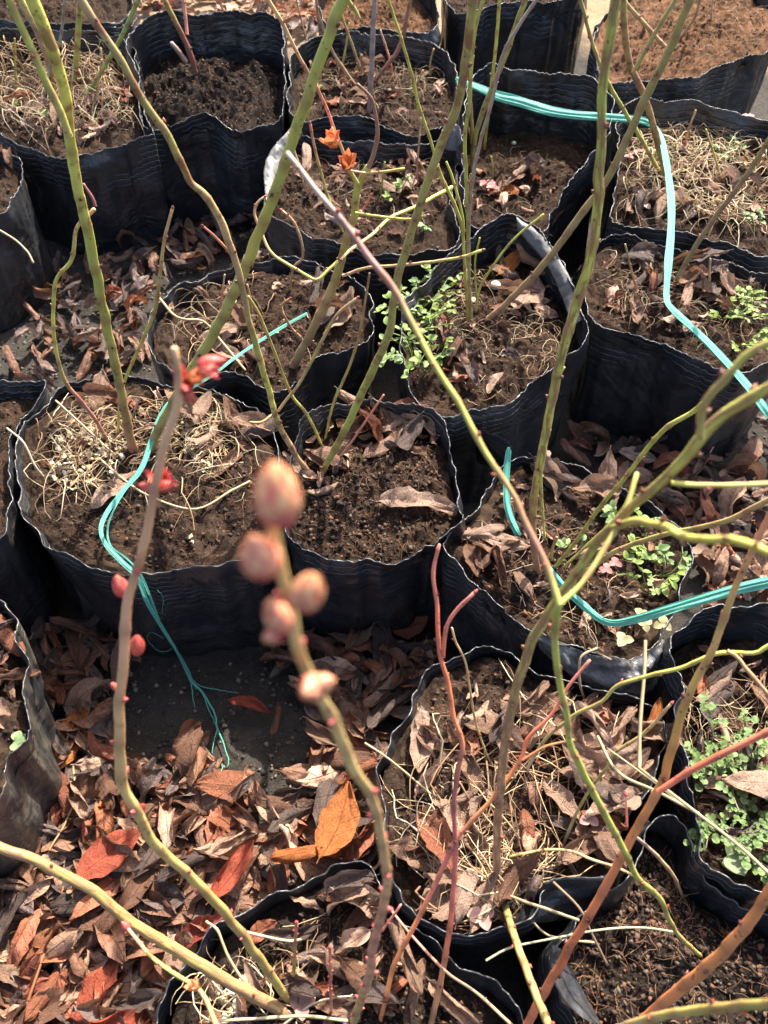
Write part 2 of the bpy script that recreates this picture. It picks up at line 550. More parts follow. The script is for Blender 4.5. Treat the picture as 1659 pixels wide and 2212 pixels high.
# ---------------------------------------------------------------- grow bags
BAGS = {}
def grow_bag(key, rim, label, zf=0.19, soil_off=0.028, rise=None, aspect=1.05, shrink=0.95, soil='soil', mound=0.008, crumbs=260,
             film='film', rough=1.0, max_rise=0.04, bulge=0.0, lump=1.0):
    rnd = random.Random(hash(key) % 1000 if False else sum(ord(c) * 7 for c in key))
    sd = sum(ord(c) for c in key) * 1.37
    v0, v1 = min(p[1] for p in rim), max(p[1] for p in rim)
    def world(zr):
        out = []
        for p in rim:
            u, v = p[0], p[1]
            f = (v1 - v) / (v1 - v0)
            z = zf + (zr - zf) * f + (p[2] if len(p) > 2 else 0)
            out.append(at_z(u, v, z))
        return out
    if rise is None:
        lo, hi = zf - 0.005, zf + max_rise
        for _ in range(18):
            md = 0.5 * (lo + hi)
            W = world(md)
            wid = max(p.x for p in W) - min(p.x for p in W)
            dep = max(p.y for p in W) - min(p.y for p in W)
            if dep > wid * aspect:
                lo = md
            else:
                hi = md
        zr = 0.5 * (lo + hi)
    else:
        zr = zf + rise
    W = world(zr)
    cx = 0.5 * (max(p.x for p in W) + min(p.x for p in W))
    cy = 0.5 * (max(p.y for p in W) + min(p.y for p in W))
    per = sum((W[i] - W[i - 1]).length for i in range(len(W)))
    n = 300
    C = catmull(W, n, True)
    b = Bag()
    b.key, b.zf, b.zr, b.cx, b.cy = key, zf, zr, cx, cy
    b.zs = zf - soil_off
    root = empty('grow_bag', (cx, cy, 0))
    tag(root, label, 'grow bag', 'black plastic grow bags')
    b.root = root
    # film
    rowsd = [0.0, 0.0015, 0.004, 0.008, 0.013, 0.02, 0.028, 0.037, 0.047, 0.058, 0.07, 0.085, 0.1, 0.12, 0.14, 0.16, 0.18, 1]
    V, UV, F = [], [], []
    arc = 0.0
    ctr = np.array([cx, cy, 0.0])
    th = 0.0011
    outn = []
    for i in range(n):
        t = C[(i + 1) % n] - C[i - 1]
        o = np.array([t[1], -t[0], 0.0])
        o /= np.linalg.norm(o) + 1e-9
        if np.dot(o, C[i] - ctr) < 0:
            o = -o
        outn.append(o)
    for i in range(n):
        arc = i / n * per
        jag = 0.0030 * noise.noise((arc * 160, sd, 0)) + 0.0024 * noise.noise((arc * 420, sd, 5)) + 0.008 * noise.noise((arc * 22, sd, 9))
        lat = 0.006 * rough * noise.noise((arc * 30, sd, 2)) + 0.003 * rough * noise.noise((arc * 85, sd, 2.5))
        top = C[i] + outn[i] * lat
        top[2] += jag
        H = top[2]
        radial = np.array([top[0] - cx, top[1] - cy])
        for k, d in enumerate(rowsd):
            d = min(d, H + 0.003) if k < len(rowsd) - 1 else H + 0.003
            f = d / (H + 0.003)
            s = 1 - (1 - shrink) * f + bulge * math.sin(math.pi * min(1, f * 1.05))
            x, y = cx + radial[0] * s, cy + radial[1] * s
            wr = 0.0095 * rough * (min(1, d / 0.02)) * noise.fractal((arc * 13, d * 5, sd), 0.9, 2.0, 3) \
                + 0.003 * rough * min(1, d / 0.03) * noise.noise((arc * 38, d * 22, sd + 4))
            V.append((x + outn[i][0] * wr, y + outn[i][1] * wr, top[2] - d))
            UV.append((arc, d))
    k = len(rowsd)
    for i in range(n):
        j = (i + 1) % n
        for r in range(k - 1):
            F.append((i * k + r, i * k + r + 1, j * k + r + 1, j * k + r))
    # inner face of the film, down past the soil
    ki = 9
    base = len(V)
    depth_in = [0.0, 0.002, 0.006, 0.012, 0.02, 0.032, 0.048, 0.075, 0.12]
    for i in range(n):
        arc = i / n * per
        P0 = np.array(V[i * k])
        for r, d in enumerate(depth_in):
            d2 = min(d, 0.15)
            # follow the outer sheet
            src = min(range(k), key=lambda q: abs(rowsd[q] - d2)) if d2 < 0.19 else k - 1
            q = np.array(V[i * k + src])
            p = q - outn[i] * th
            V.append((p[0], p[1], P0[2] - d2))
            UV.append((arc, d2 + (0.0 if r == 0 else 0.0008)))
    for i in range(n):
        j = (i + 1) % n
        for r in range(ki - 1):
            F.append((base + i * ki + r, base + j * ki + r, base + j * ki + r + 1, base + i * ki + r + 1))
        F.append((i * k, j * k, base + j * ki, base + i * ki))
    put('bag_wall', V, F, M[film], root, uvs=UV)
    b.outline = [(V[i * k][0], V[i * k][1]) for i in range(0, n, 5)]
    b.base = [(V[i * k + k - 1][0], V[i * k + k - 1][1]) for i in range(0, n, 5)]
    # soil
    SV, SF = [], []
    rings, seg = 44, 110
    zs = b.zs
    D = catmull([(p.x, p.y, p.z) for p in W], seg, True)
    def soil_h(x, y, f):
        h = zs + mound * (1 - f * f)
        h += 0.011 * noise.fractal((x * 16, y * 16, sd), 0.8, 2.0, 3) * lump
        h += 0.0065 * noise.fractal((x * 75, y * 75, sd), 0.7, 2.0, 4) * lump
        h += 0.004 * max(0, noise.noise((x * 160, y * 160, sd)))
        return h
    b.soil_h = lambda x, y: soil_h(x, y, 0.5)
    SV.append((cx, cy, soil_h(cx, cy, 0)))
    for r in range(1, rings + 1):
        f = (r / rings) ** 0.85
        for s in range(seg):
            fall = max(0.0, (H_ if False else D[s][2]) - zs)
            sc = 1 - (1 - shrink) * fall / max(D[s][2], 0.05)
            x = cx + (D[s][0] - cx) * f * (sc - 0.008 + bulge * 0.3)
            y = cy + (D[s][1] - cy) * f * (sc - 0.008 + bulge * 0.3)
            SV.append((x, y, soil_h(x, y, f)))
    for s in range(seg):
        SF.append((0, 1 + s, 1 + (s + 1) % seg))
    for r in range(rings - 1):
        for s in range(seg):
            a, c = 1 + r * seg + s, 1 + r * seg + (s + 1) % seg
            SF.append((a, a + seg, c + seg, c))
    so = put('soil', SV, SF, M[soil], root)
    # crumbs and clods lying on it
    J = Join()
    dark, mid_, red = (0.022, 0.016, 0.012), (0.058, 0.038, 0.028), (0.13, 0.062, 0.035)
    octa = [(1, 0, 0), (-1, 0, 0), (0, 1, 0), (0, -1, 0), (0, 0, 1), (0, 0, -1)]
    of = [(0, 2, 4), (2, 1, 4), (1, 3, 4), (3, 0, 4), (2, 0, 5), (1, 2, 5), (3, 1, 5), (0, 3, 5)]
    for _ in range(int(crumbs * 2.2)):
        a, q = rnd.uniform(0, 2 * math.pi), math.sqrt(rnd.random()) * 0.92
        s = int(a / (2 * math.pi) * seg) % seg
        x = cx + (D[s][0] - cx) * q * 0.95
        y = cy + (D[s][1] - cy) * q * 0.95
        sz = rnd.choice([0.0009, 0.0012, 0.0014, 0.0018, 0.0024, 0.0034])
        z = soil_h(x, y, q) + sz * 0.2
        mt = Matrix.Translation((x, y, z)) @ Matrix.Rotation(rnd.uniform(0, 6), 4, Vector((rnd.random(), rnd.random(), rnd.random() + 0.1)).normalized())
        J.add([mt @ Vector((p[0] * sz * rnd.uniform(0.6, 1.4), p[1] * sz * rnd.uniform(0.6, 1.4), p[2] * sz * rnd.uniform(0.5, 1))) for p in octa], of,
              rnd.choice([dark, dark, mid_, mid_, red, (0.10, 0.072, 0.052)]))
    for _ in range(int(crumbs * 0.35)):                     # fine root fibres
        a, q = rnd.uniform(0, 2 * math.pi), math.sqrt(rnd.random()) * 0.9
        s = int(a / (2 * math.pi) * seg) % seg
        x = cx + (D[s][0] - cx) * q * 0.95
        y = cy + (D[s][1] - cy) * q * 0.95
        ang, ln = rnd.uniform(0, 6.28), rnd.uniform(0.006, 0.022)
        bend = rnd.uniform(-1.5, 1.5)
        pts = []
        px, py = x, y
        for e in range(4):
            pts.append((px, py, soil_h(px, py, q) + 0.001 + 0.003 * math.sin(e / 3 * 3.1)))
            px += math.cos(ang) * ln / 3
            py += math.sin(ang) * ln / 3
            ang += bend / 3
        tv, tf, _, _ = tube(pts, [0.0003] * 4, 3, False)
        J.add(tv, tf, rnd.choice([(0.15, 0.075, 0.04), (0.20, 0.11, 0.06), (0.10, 0.055, 0.035)]))
    cr = J.build('soil_crumbs', M['scrap'], so)
    cr['kind'] = 'stuff'
    BAGS[key] = b
    return b

grow_bag('A', [(-70, 110), (-30, 72), (30, 58), (100, 62), (180, 66), (250, 75), (285, 105), (300, 150), (300, 205), (318, 255), (330, 292), (260, 312), (200, 330),
               (120, 340), (60, 320), (0, 290), (-60, 250), (-95, 180)],
         'grow bag of tangled straw and clover seedlings beside the bare crumbly mound', soil_off=0.022, crumbs=160)
grow_bag('B', [(272, 98), (285, 64), (315, 40), (345, 27), (375, 24), (415, 36), (450, 30), (490, 23), (540, 33), (575, 31), (602, 48), (613, 90), (614, 150), (612, 225),
               (590, 262), (550, 276), (515, 284), (480, 265), (450, 253), (410, 252), (360, 265), (325, 280), (303, 262), (297, 225), (302, 180), (288, 135)],
         'tall grow bag holding a bare mound of crumbly soil with a cut stub', soil_off=0.022, mound=0.026, crumbs=520, lump=1.6, soil='soil_dark', max_rise=0.075)
grow_bag('C', [(0, 325), (30, 335), (50, 372), (40, 415), (0, 455), (-80, 500), (-180, 510), (-280, 480), (-320, 400), (-280, 335), (-180, 303), (-80, 305)],
         'ridged grow bag cut by the left edge below the straw-filled bag', crumbs=120)
grow_bag('D', [(575, 400), (570, 368), (585, 325), (626, 290), (690, 300), (760, 304), (830, 308), (900, 312), (950, 304), (985, 322), (984, 380), (975, 430), (988, 480),
               (990, 524), (953, 538), (906, 551), (853, 554), (793, 544), (713, 524), (653, 504), (593, 468), (575, 435)],
         'grow bag with a pale crumpled side flap behind the twig with open orange buds')
grow_bag('F', [(622, 190), (628, 130), (650, 97), (700, 76), (770, 72), (840, 76), (900, 84), (950, 102), (980, 135), (990, 200), (982, 255), (930, 286), (880, 293),
               (820, 265), (740, 252), (670, 260), (632, 250)],
         'grow bag with a grey dead stake and clover seedlings, behind the open orange buds', soil_off=0.02)
grow_bag('G', [(690, -40), (720, -80), (800, -95), (880, -85), (930, -40), (945, 20), (938, 62), (880, 70), (800, 62), (720, 60), (690, 20)],
         'grow bag of reddish bare soil cut by the top edge, above the grey stake', soil='soil_red', crumbs=120)
grow_bag('H', [(960, -60), (1000, -110), (1100, -130), (1200, -120), (1260, -80), (1272, -30), (1240, -10), (1180, 4), (1120, 0), (1060, 10), (1000, 28), (962, 0)],
         'grow bag showing only its ridged slanting wall at the top edge, above the teal tape', zf=0.2, crumbs=60)
grow_bag('backrow', [(-60, -90), (60, -110), (180, -100), (260, -60), (285, 0), (270, 38), (200, 54), (100, 48), (20, 46), (-50, 30), (-80, -30)],
         'grow bag of dark soil cut by the top edge, behind the straw-filled bag', crumbs=120)
grow_bag('I', [(1020, 165), (1054, 137), (1089, 145), (1149, 155), (1189, 160), (1244, 160), (1289, 175), (1318, 200), (1322, 260), (1300, 312), (1279, 335), (1250, 370),
               (1223, 404), (1200, 450), (1176, 500), (1120, 508), (1060, 498), (1012, 478), (1000, 420), (998, 340), (1002, 260), (1007, 200)],
         'grow bag half in deep shade with the teal tape stretched across it', zf=0.185, crumbs=200, aspect=1.15, max_rise=0.085)
grow_bag('J', [(871, 768), (868, 700), (885, 640), (930, 585), (985, 540), (1025, 503), (1060, 477), (1100, 466), (1140, 480), (1180, 520), (1220, 572), (1248, 640),
               (1264, 700), (1262, 738), (1240, 760), (1204, 783), (1139, 833), (1099, 873), (1049, 878), (1009, 888), (959, 898), (919, 883), (885, 845)],
         'grow bag with green chickweed and a bundle of thin green canes', soil_off=0.02, max_rise=0.05)
grow_bag('K', [(1262, 610), (1270, 555), (1295, 520), (1340, 510), (1400, 522), (1470, 540), (1540, 560), (1600, 575), (1680, 600), (1730, 660), (1735, 720), (1700, 765),
               (1659, 783), (1609, 798), (1554, 798), (1529, 783), (1479, 763), (1419, 738), (1369, 723), (1319, 708), (1279, 688), (1266, 655)],
         'grow bag of curled leaves with the teal tape bending over its front rim', soil_off=0.02, zf=0.195, max_rise=0.04)
grow_bag('L', [(1335, 290), (1340, 240), (1380, 215), (1450, 215), (1520, 225), (1600, 245), (1670, 270), (1730, 330), (1740, 430), (1700, 535), (1659, 554), (1589, 532),
               (1556, 526), (1506, 509), (1459, 499), (1400, 493), (1345, 484), (1320, 466), (1330, 400), (1338, 340)],
         'grow bag matted with straw and small weeds below the reddish soil bag', soil_off=0.018, max_rise=0.04)
grow_bag('M', [(1290, 60), (1320, 20), (1380, -10), (1450, -25), (1530, -25), (1600, -20), (1665, 5), (1690, 60), (1659, 107), (1609, 125), (1554, 145), (1504, 165),
               (1429, 170), (1369, 170), (1330, 178), (1300, 160), (1285, 110)],
         'grow bag with a bright reddish fibrous soil mound in the upper right corner', soil='soil_red', soil_off=0.014, mound=0.015, crumbs=300)
grow_bag('N', [(320, 723), (325, 683), (350, 643), (390, 618), (425, 610), (450, 588), (500, 578), (550, 563), (600, 556), (660, 565), (720, 580), (770, 605), (800, 643),
               (805, 690), (798, 735), (750, 753), (690, 773), (640, 823), (605, 848), (575, 838), (520, 812), (480, 806), (430, 823), (380, 808), (345, 788), (325, 753)],
         'wavy-rimmed grow bag holding the brown cane and the cut end of teal string')
grow_bag('O', [(40, 1053), (30, 985), (47, 925), (75, 893), (115, 848), (165, 823), (215, 810), (260, 813), (310, 815), (360, 833), (410, 833), (460, 843), (515, 863),
               (555, 885), (588, 930), (606, 990), (608, 1060), (600, 1120), (570, 1175), (515, 1208), (460, 1221), (410, 1226), (360, 1236), (310, 1243), (260, 1238),
               (210, 1226), (150, 1208), (115, 1192), (80, 1156), (50, 1115)],
         'round grow bag with teal string hanging over its front and cream withered flowers', soil_off=0.02, crumbs=700)
grow_bag('P', [(614, 1120), (616, 1040), (632, 960), (645, 915), (690, 885), (760, 868), (840, 865), (910, 878), (955, 905), (972, 960), (985, 1030), (1002, 1100),
               (1002, 1126), (954, 1172), (929, 1186), (879, 1206), (829, 1220), (800, 1216), (750, 1211), (700, 1198), (650, 1181), (620, 1158)],
         'grow bag behind the big blurred buds, two canes rising from its soil', soil_off=0.018, max_rise=0.022, crumbs=700)
grow_bag('Q', [(956, 1180), (976, 1146), (1019, 1111), (1044, 1073), (1069, 1023), (1109, 990), (1149, 988), (1209, 993), (1269, 1013), (1319, 1038), (1360, 1065),
               (1430, 1105), (1478, 1150), (1496, 1200), (1486, 1241), (1469, 1291), (1439, 1351), (1409, 1401), (1374, 1424), (1324, 1422), (1269, 1412), (1224, 1393),
               (1179, 1376), (1139, 1356), (1099, 1326), (1064, 1291), (1029, 1261), (994, 1226)],
         'grow bag with a shiny folded front lip and teal tape dipping into it', soil_off=0.022, crumbs=500)
grow_bag('R', [(829, 1631), (839, 1605), (859, 1571), (884, 1531), (904, 1481), (929, 1446), (964, 1426), (1004, 1411), (1044, 1401), (1079, 1408), (1150, 1440),
               (1220, 1470), (1300, 1497), (1390, 1512), (1430, 1540), (1440, 1600), (1425, 1670), (1394, 1718), (1362, 1750), (1345, 1800), (1345, 1850), (1315, 1890),
               (1254, 1900), (1200, 1903), (1174, 1930), (1149, 1969), (1109, 1999), (1064, 2014), (1019, 2024), (964, 2014), (919, 1989), (879, 1954), (849, 1909),
               (829, 1850), (817, 1780), (820, 1700)],
         'grow bag full of curled leaves and straw round a peeling cane', soil_off=0.022, max_rise=0.02, crumbs=600)
grow_bag('S', [(1452, 1400), (1449, 1365), (1474, 1343), (1502, 1325), (1533, 1306), (1564, 1303), (1594, 1311), (1640, 1302), (1700, 1310), (1800, 1360), (1880, 1460),
               (1910, 1600), (1890, 1750), (1830, 1870), (1760, 1930), (1700, 1942), (1659, 1934), (1625, 1925), (1579, 1904), (1539, 1879), (1517, 1849), (1511, 1784),
               (1504, 1741), (1486, 1695), (1474, 1656), (1462, 1594), (1458, 1533), (1471, 1499), (1460, 1470)],
         'grow bag with lobed blue-green weeds, cut by the right edge', soil_off=0.03, crumbs=300)
grow_bag('T', [(1202, 2124), (1192, 2074), (1202, 2039), (1238, 1995), (1293, 1940), (1350, 1900), (1385, 1840), (1405, 1785), (1435, 1755), (1465, 1770), (1492, 1825),
               (1522, 1900), (1590, 1950), (1690, 1985), (1760, 2060), (1780, 2180), (1740, 2330), (1600, 2430), (1420, 2430), (1300, 2330), (1245, 2220), (1217, 2170)],
         'grow bag of bare dark shaded soil in the lower right corner', zf=0.165, soil='soil_dark', soil_off=0.03, crumbs=900)
grow_bag('U', [(345, 2212), (350, 2179), (370, 2124), (400, 2089), (430, 2054), (465, 2014), (500, 1989), (540, 1964), (585, 1934), (645, 1909), (685, 1879), (715, 1859),
               (765, 1859), (800, 1874), (822, 1905), (850, 1962), (890, 2003), (954, 2048), (1029, 2098), (1089, 2143), (1129, 2193), (1150, 2260), (1130, 2400),
               (1030, 2540), (850, 2620), (650, 2610), (480, 2530), (370, 2400), (335, 2290)],
         'grow bag with a wavy turned rim at the bottom edge, holding the blurred twigs', soil_off=0.035, soil='soil_dark', crumbs=700, zf=0.185)
grow_bag('V', [(0, 1298), (16, 1311), (31, 1330), (43, 1353), (39, 1379), (52, 1410), (57, 1436), (52, 1483), (60, 1554), (62, 1587), (47, 1611), (21, 1640), (14, 1671),
               (5, 1715), (-30, 1760), (-120, 1820), (-260, 1830), (-400, 1770), (-470, 1640), (-470, 1480), (-400, 1350), (-260, 1270), (-100, 1270)],
         'mud-streaked grow bag bulging at the left edge above the leaf litter', film='muddy', rough=0.6, shrink=0.84, crumbs=160)
grow_bag('W', [(65, 821), (0, 823), (-80, 800), (-200, 800), (-330, 840), (-420, 930), (-430, 1040), (-360, 1140), (-240, 1200), (-120, 1212), (-40, 1192), (0, 1169),
               (13, 1153), (20, 1115), (18, 1095), (20, 1063), (26, 1035), (20, 990), (34, 930), (62, 890), (95, 850), (95, 828)],
         'dark grow bag cut by the left edge, pressed against the bag with teal string', crumbs=200)

# crumpled lips of film, folded over the rim: a strip between two measured lines
def lip(bag, top, bot, name='folded_lip', film='film', seed=0, amp=0.004, arch=0.004):
    A = catmull([at_z(u, v, z) for u, v, z in top], 46)
    B = catmull([at_z(u, v, z) for u, v, z in bot], 46)
    V, F, UV = [], [], []
    m = 12
    for side in (0, 1):
        for i in range(46):
            for j in range(m):
                f = j / (m - 1)
                p = A[i] * (1 - f) + B[i] * f
                bow = math.sin(math.pi * f) * arch
                w = amp * noise.fractal((p[0] * 55, p[1] * 55, p[2] * 40 + seed), 0.8, 2, 3)
                q = p + np.array([0, -0.5, 0.85]) * (bow + w) - np.array([0, -0.5, 0.85]) * 0.0009 * side
                V.append(q)
                UV.append((i * 0.006, 0.0005 if j in (0, m - 1) else 0.12))
    h = 46 * m
    for i in range(45):
        for j in range(m - 1):
            a = i * m + j
            F.append((a, a + 1, a + m + 1, a + m))
            F.append((h + a, h + a + m, h + a + m + 1, h + a + 1))
    for i in range(45):
        for j in (0, m - 1):
            a = i * m + j
            F.append((a, a + m, h + a + m, h + a) if j == 0 else (a, h + a, h + a + m, a + m))
    return put(name, V, F, M[film], BAGS[bag].root, uvs=UV)
lip('Q', [(1150, 1362, .190), (1224, 1391, .194), (1269, 1412, .198), (1324, 1420, .2), (1374, 1424, .2), (1412, 1396, .2), (1428, 1380, .2)],
    [(1165, 1402, .166), (1235, 1462, .166), (1290, 1490, .163), (1350, 1500, .163), (1405, 1502, .165), (1425, 1450, .18), (1435, 1400, .19)], seed=3, amp=0.011, film='grey_sheen')
lip('D', [(640, 262, .235), (615, 290, .225), (585, 325, .215), (570, 368, .205), (575, 440, .195)],
    [(655, 290, .22), (628, 330, .2), (612, 375, .19), (604, 410, .185), (592, 446, .185)], film='pale', seed=8)
lip('D', [(955, 280, .235), (975, 268, .24), (992, 275, .24), (998, 310, .225)], [(950, 315, .215), (968, 322, .21), (985, 325, .21), (996, 335, .21)], film='pale', seed=11)
lip('T', [(1192, 2040, .19), (1188, 2080, .185), (1200, 2130, .18), (1240, 2185, .178), (1285, 2212, .175)],
    [(1215, 2050, .175), (1225, 2080, .168), (1250, 2120, .163), (1272, 2165, .163), (1296, 2205, .163)], seed=14, arch=0.001, amp=0.004)
lip('R', [(1180, 1905, .195), (1230, 1893, .195), (1290, 1896, .195), (1330, 1885, .195), (1350, 1850, .195)],
    [(1100, 2003, .18), (1180, 1992, .16), (1250, 1985, .15), (1310, 1950, .155), (1350, 1890, .16)], seed=17, amp=0.003, arch=-0.004)
lip('J', [(1115, 468, .243), (1160, 500, .238), (1205, 555, .23), (1240, 620, .22), (1260, 690, .208)],
    [(1118, 500, .228), (1152, 535, .222), (1188, 585, .214), (1216, 645, .206), (1236, 705, .198)], film='pale', seed=21, amp=0.003)
lip('J', [(1020, 925, .17), (1060, 935, .19), (1095, 950, .2), (1106, 970, .2)], [(1030, 1000, .10), (1060, 1010, .12), (1085, 1010, .14), (1098, 1000, .16)], seed=25)

# ---------------------------------------------------------------- buds
def bud_mesh(name, cols, n=8, rings=6, point=1.0):
    """a pointed bud along +Z, one unit long"""
    prof = [(0.0, 0.16), (0.10, 0.27), (0.28, 0.36), (0.5, 0.34), (0.72, 0.22), (0.9, 0.08)]
    V, F, C = [], [], []
    for i, (z, r) in enumerate(prof):
        for s in range(n):
            a = 2 * math.pi * s / n
            rr = r * (1 + 0.13 * math.cos(2 * a + z * 5))
            V.append((rr * math.cos(a), rr * math.sin(a), z))
            k = 0.5 + 0.5 * math.cos(3 * a + z * 7)
            C.append(tuple(cols[0][q] * (1 - k) + cols[1][q] * k for q in range(3)))
    V.append((0.02, 0, 1.0)); C.append(cols[0])
    for i in range(len(prof) - 1):
        for s in range(n):
            F.append((i * n + s, i * n + (s + 1) % n, (i + 1) * n + (s + 1) % n, (i + 1) * n + s))
    for s in range(n):
        F.append(((len(prof) - 1) * n + s, (len(prof) - 1) * n + (s + 1) % n, len(V) - 1))
    return make_mesh(name, V, F, M['bud'], cols=C)
NODE_RED = bud_mesh('node_bud_red', [(0.38, 0.075, 0.045), (0.30, 0.09, 0.05)], 6)
NODE_BROWN = bud_mesh('node_bud_brown', [(0.20, 0.065, 0.035), (0.28, 0.13, 0.07)], 6)
NODE_DARK = bud_mesh('node_bud_dark', [(0.10, 0.03, 0.025), (0.16, 0.06, 0.04)], 6)
NODE_PINK = bud_mesh('node_bud_pink', [(0.62, 0.13, 0.13), (0.50, 0.10, 0.09)], 6)

def plump_bud(name, rim_c, mid_c, seed, w=0.37):
    """a swollen flower bud: a core wrapped in overlapping pointed scales, along +Z, one unit long"""
    J = Join()
    n, rg = 18, 12
    V, F, C = [], [], []
    def rad(z):
        return w * 1.9 * (z + 0.10) ** 0.5 * max(0.0, 1.0 - z) ** 0.80 + 0.004
    for i in range(rg + 1):
        z = i / rg
        for s in range(n):
            a = 2 * math.pi * s / n
            V.append((rad(z) * 0.93 * math.cos(a), rad(z) * 0.93 * math.sin(a), z * 0.96))
            C.append(tuple(rim_c[c] * (1 - z) + mid_c[c] * z for c in range(3)))
    for i in range(rg):
        for s in range(n):
            F.append((i * n + s, i * n + (s + 1) % n, (i + 1) * n + (s + 1) % n, (i + 1) * n + s))
    J.add(V, F, C)
    rnd = random.Random(seed)
    for k in range(11):
        ring = k // 4
        a0 = k * 2.4 + rnd.uniform(-0.2, 0.2)
        z0 = (0.0, 0.16, 0.36)[min(ring, 2)]
        ln = (0.55, 0.62, 0.62)[min(ring, 2)]
        half = (1.0, 0.95, 0.85)[min(ring, 2)]
        V, F, C = [], [], []
        m, q = 9, 9
        for i in range(m):
            f = i / (m - 1)
            wid = half * (1 - f ** 2.2) ** 0.75 * (0.75 + 0.25 * min(1, f * 4))
            for j in range(q):
                g_ = j / (q - 1) * 2 - 1
                z = min(z0 + ln * f, 1.0)
                lift = 1.03 + 0.035 * (3 - ring) * 0.6 + 0.05 * f
                r = rad(z) * lift
                a = a0 + g_ * wid
                V.append((r * math.cos(a), r * math.sin(a), z))
                e = max(abs(g_) ** 1.8 * 0.9, f ** 4 * 0.7, 1.25 * (1 - z / 0.42) if z < 0.42 else 0)
                e = max(0, min(1, e + 0.12 * rnd.random()))
                C.append(tuple(mid_c[c] * (1 - e) + rim_c[c] * e for c in range(3)))
        for i in range(m - 1):
            for j in range(q - 1):
                F.append((i * q + j, i * q + j + 1, (i + 1) * q + j + 1, (i + 1) * q + j))
        J.add(V, F, C)
    Vv = np.concatenate(J.v)
    return make_mesh(name, Vv, J.f, M['bud'], cols=np.concatenate(J.c))
PLUMP = [plump_bud('plump_bud_a', (0.58, 0.035, 0.075), (0.93, 0.58, 0.26), 1), plump_bud('plump_bud_b', (0.62, 0.05, 0.08), (0.93, 0.52, 0.26), 2)]
TIGHT = plump_bud('tight_bud', (0.46, 0.035, 0.045), (0.66, 0.15, 0.10), 3, 0.31)

def open_bud(name, rim_c, mid_c, seed, petals=9, spread=0.75):
    """a bursting bud: pointed scales splayed from one base, along +Z"""
    J = Join()
    rnd = random.Random(seed)
    for k in range(petals):
        a0 = k * 2.399
        tilt = spread * (1 - k / petals) ** 0.8 * rnd.uniform(0.75, 1.15) + 0.08
        ln = rnd.uniform(0.65, 0.95)
        V, F, C = [], [], []
        m, q = 9, 6
        wd = rnd.uniform(0.20, 0.29)
        for i in range(m):
            f = i / (m - 1)
            wid = wd * math.sin(math.pi * min(1, 0.16 + 0.84 * f)) ** 0.8 + 0.01
            for j in range(q):
                s = j / (q - 1) * 2 - 1
                x = 0.07 + ln * f * math.sin(tilt) - 0.10 * math.sin(f * 3.1) * (0.3 - tilt) + abs(s) ** 2 * -0.10
                z = ln * f * math.cos(tilt) + 0.05
                y = s * wid
                V.append((x * math.cos(a0) - y * math.sin(a0), x * math.sin(a0) + y * math.cos(a0), z))
                e = min(1, abs(s) ** 1.5 * 0.7 + f ** 1.3 * 0.75)
                C.append(tuple(mid_c[c] * (1 - e) + rim_c[c] * e for c in range(3)))
        for i in range(m - 1):
            for j in range(q - 1):
                F.append((i * q + j, i * q + j + 1, (i + 1) * q + j + 1, (i + 1) * q + j))
        J.add(V, F, C)
    return make_mesh(name, np.concatenate(J.v), J.f, M['bud'], cols=np.concatenate(J.c))
OPEN_ORANGE = open_bud('open_bud_orange', (0.84, 0.22, 0.12), (0.74, 0.58, 0.16), 4, 7, 0.55)
OPEN_CRIMSON = open_bud('open_bud_crimson', (0.56, 0.06, 0.075), (0.80, 0.33, 0.18), 5, 6, 0.5)

def aim(p, d, size, spin=0.0, fat=1.0):
    q = Vector(d).normalized().to_track_quat('Z', 'Y').to_matrix().to_4x4()
    return Matrix.Translation(p) @ q @ Matrix.Rotation(spin, 4, 'Z') @ Matrix.Diagonal((size * fat, size * fat, size, 1))

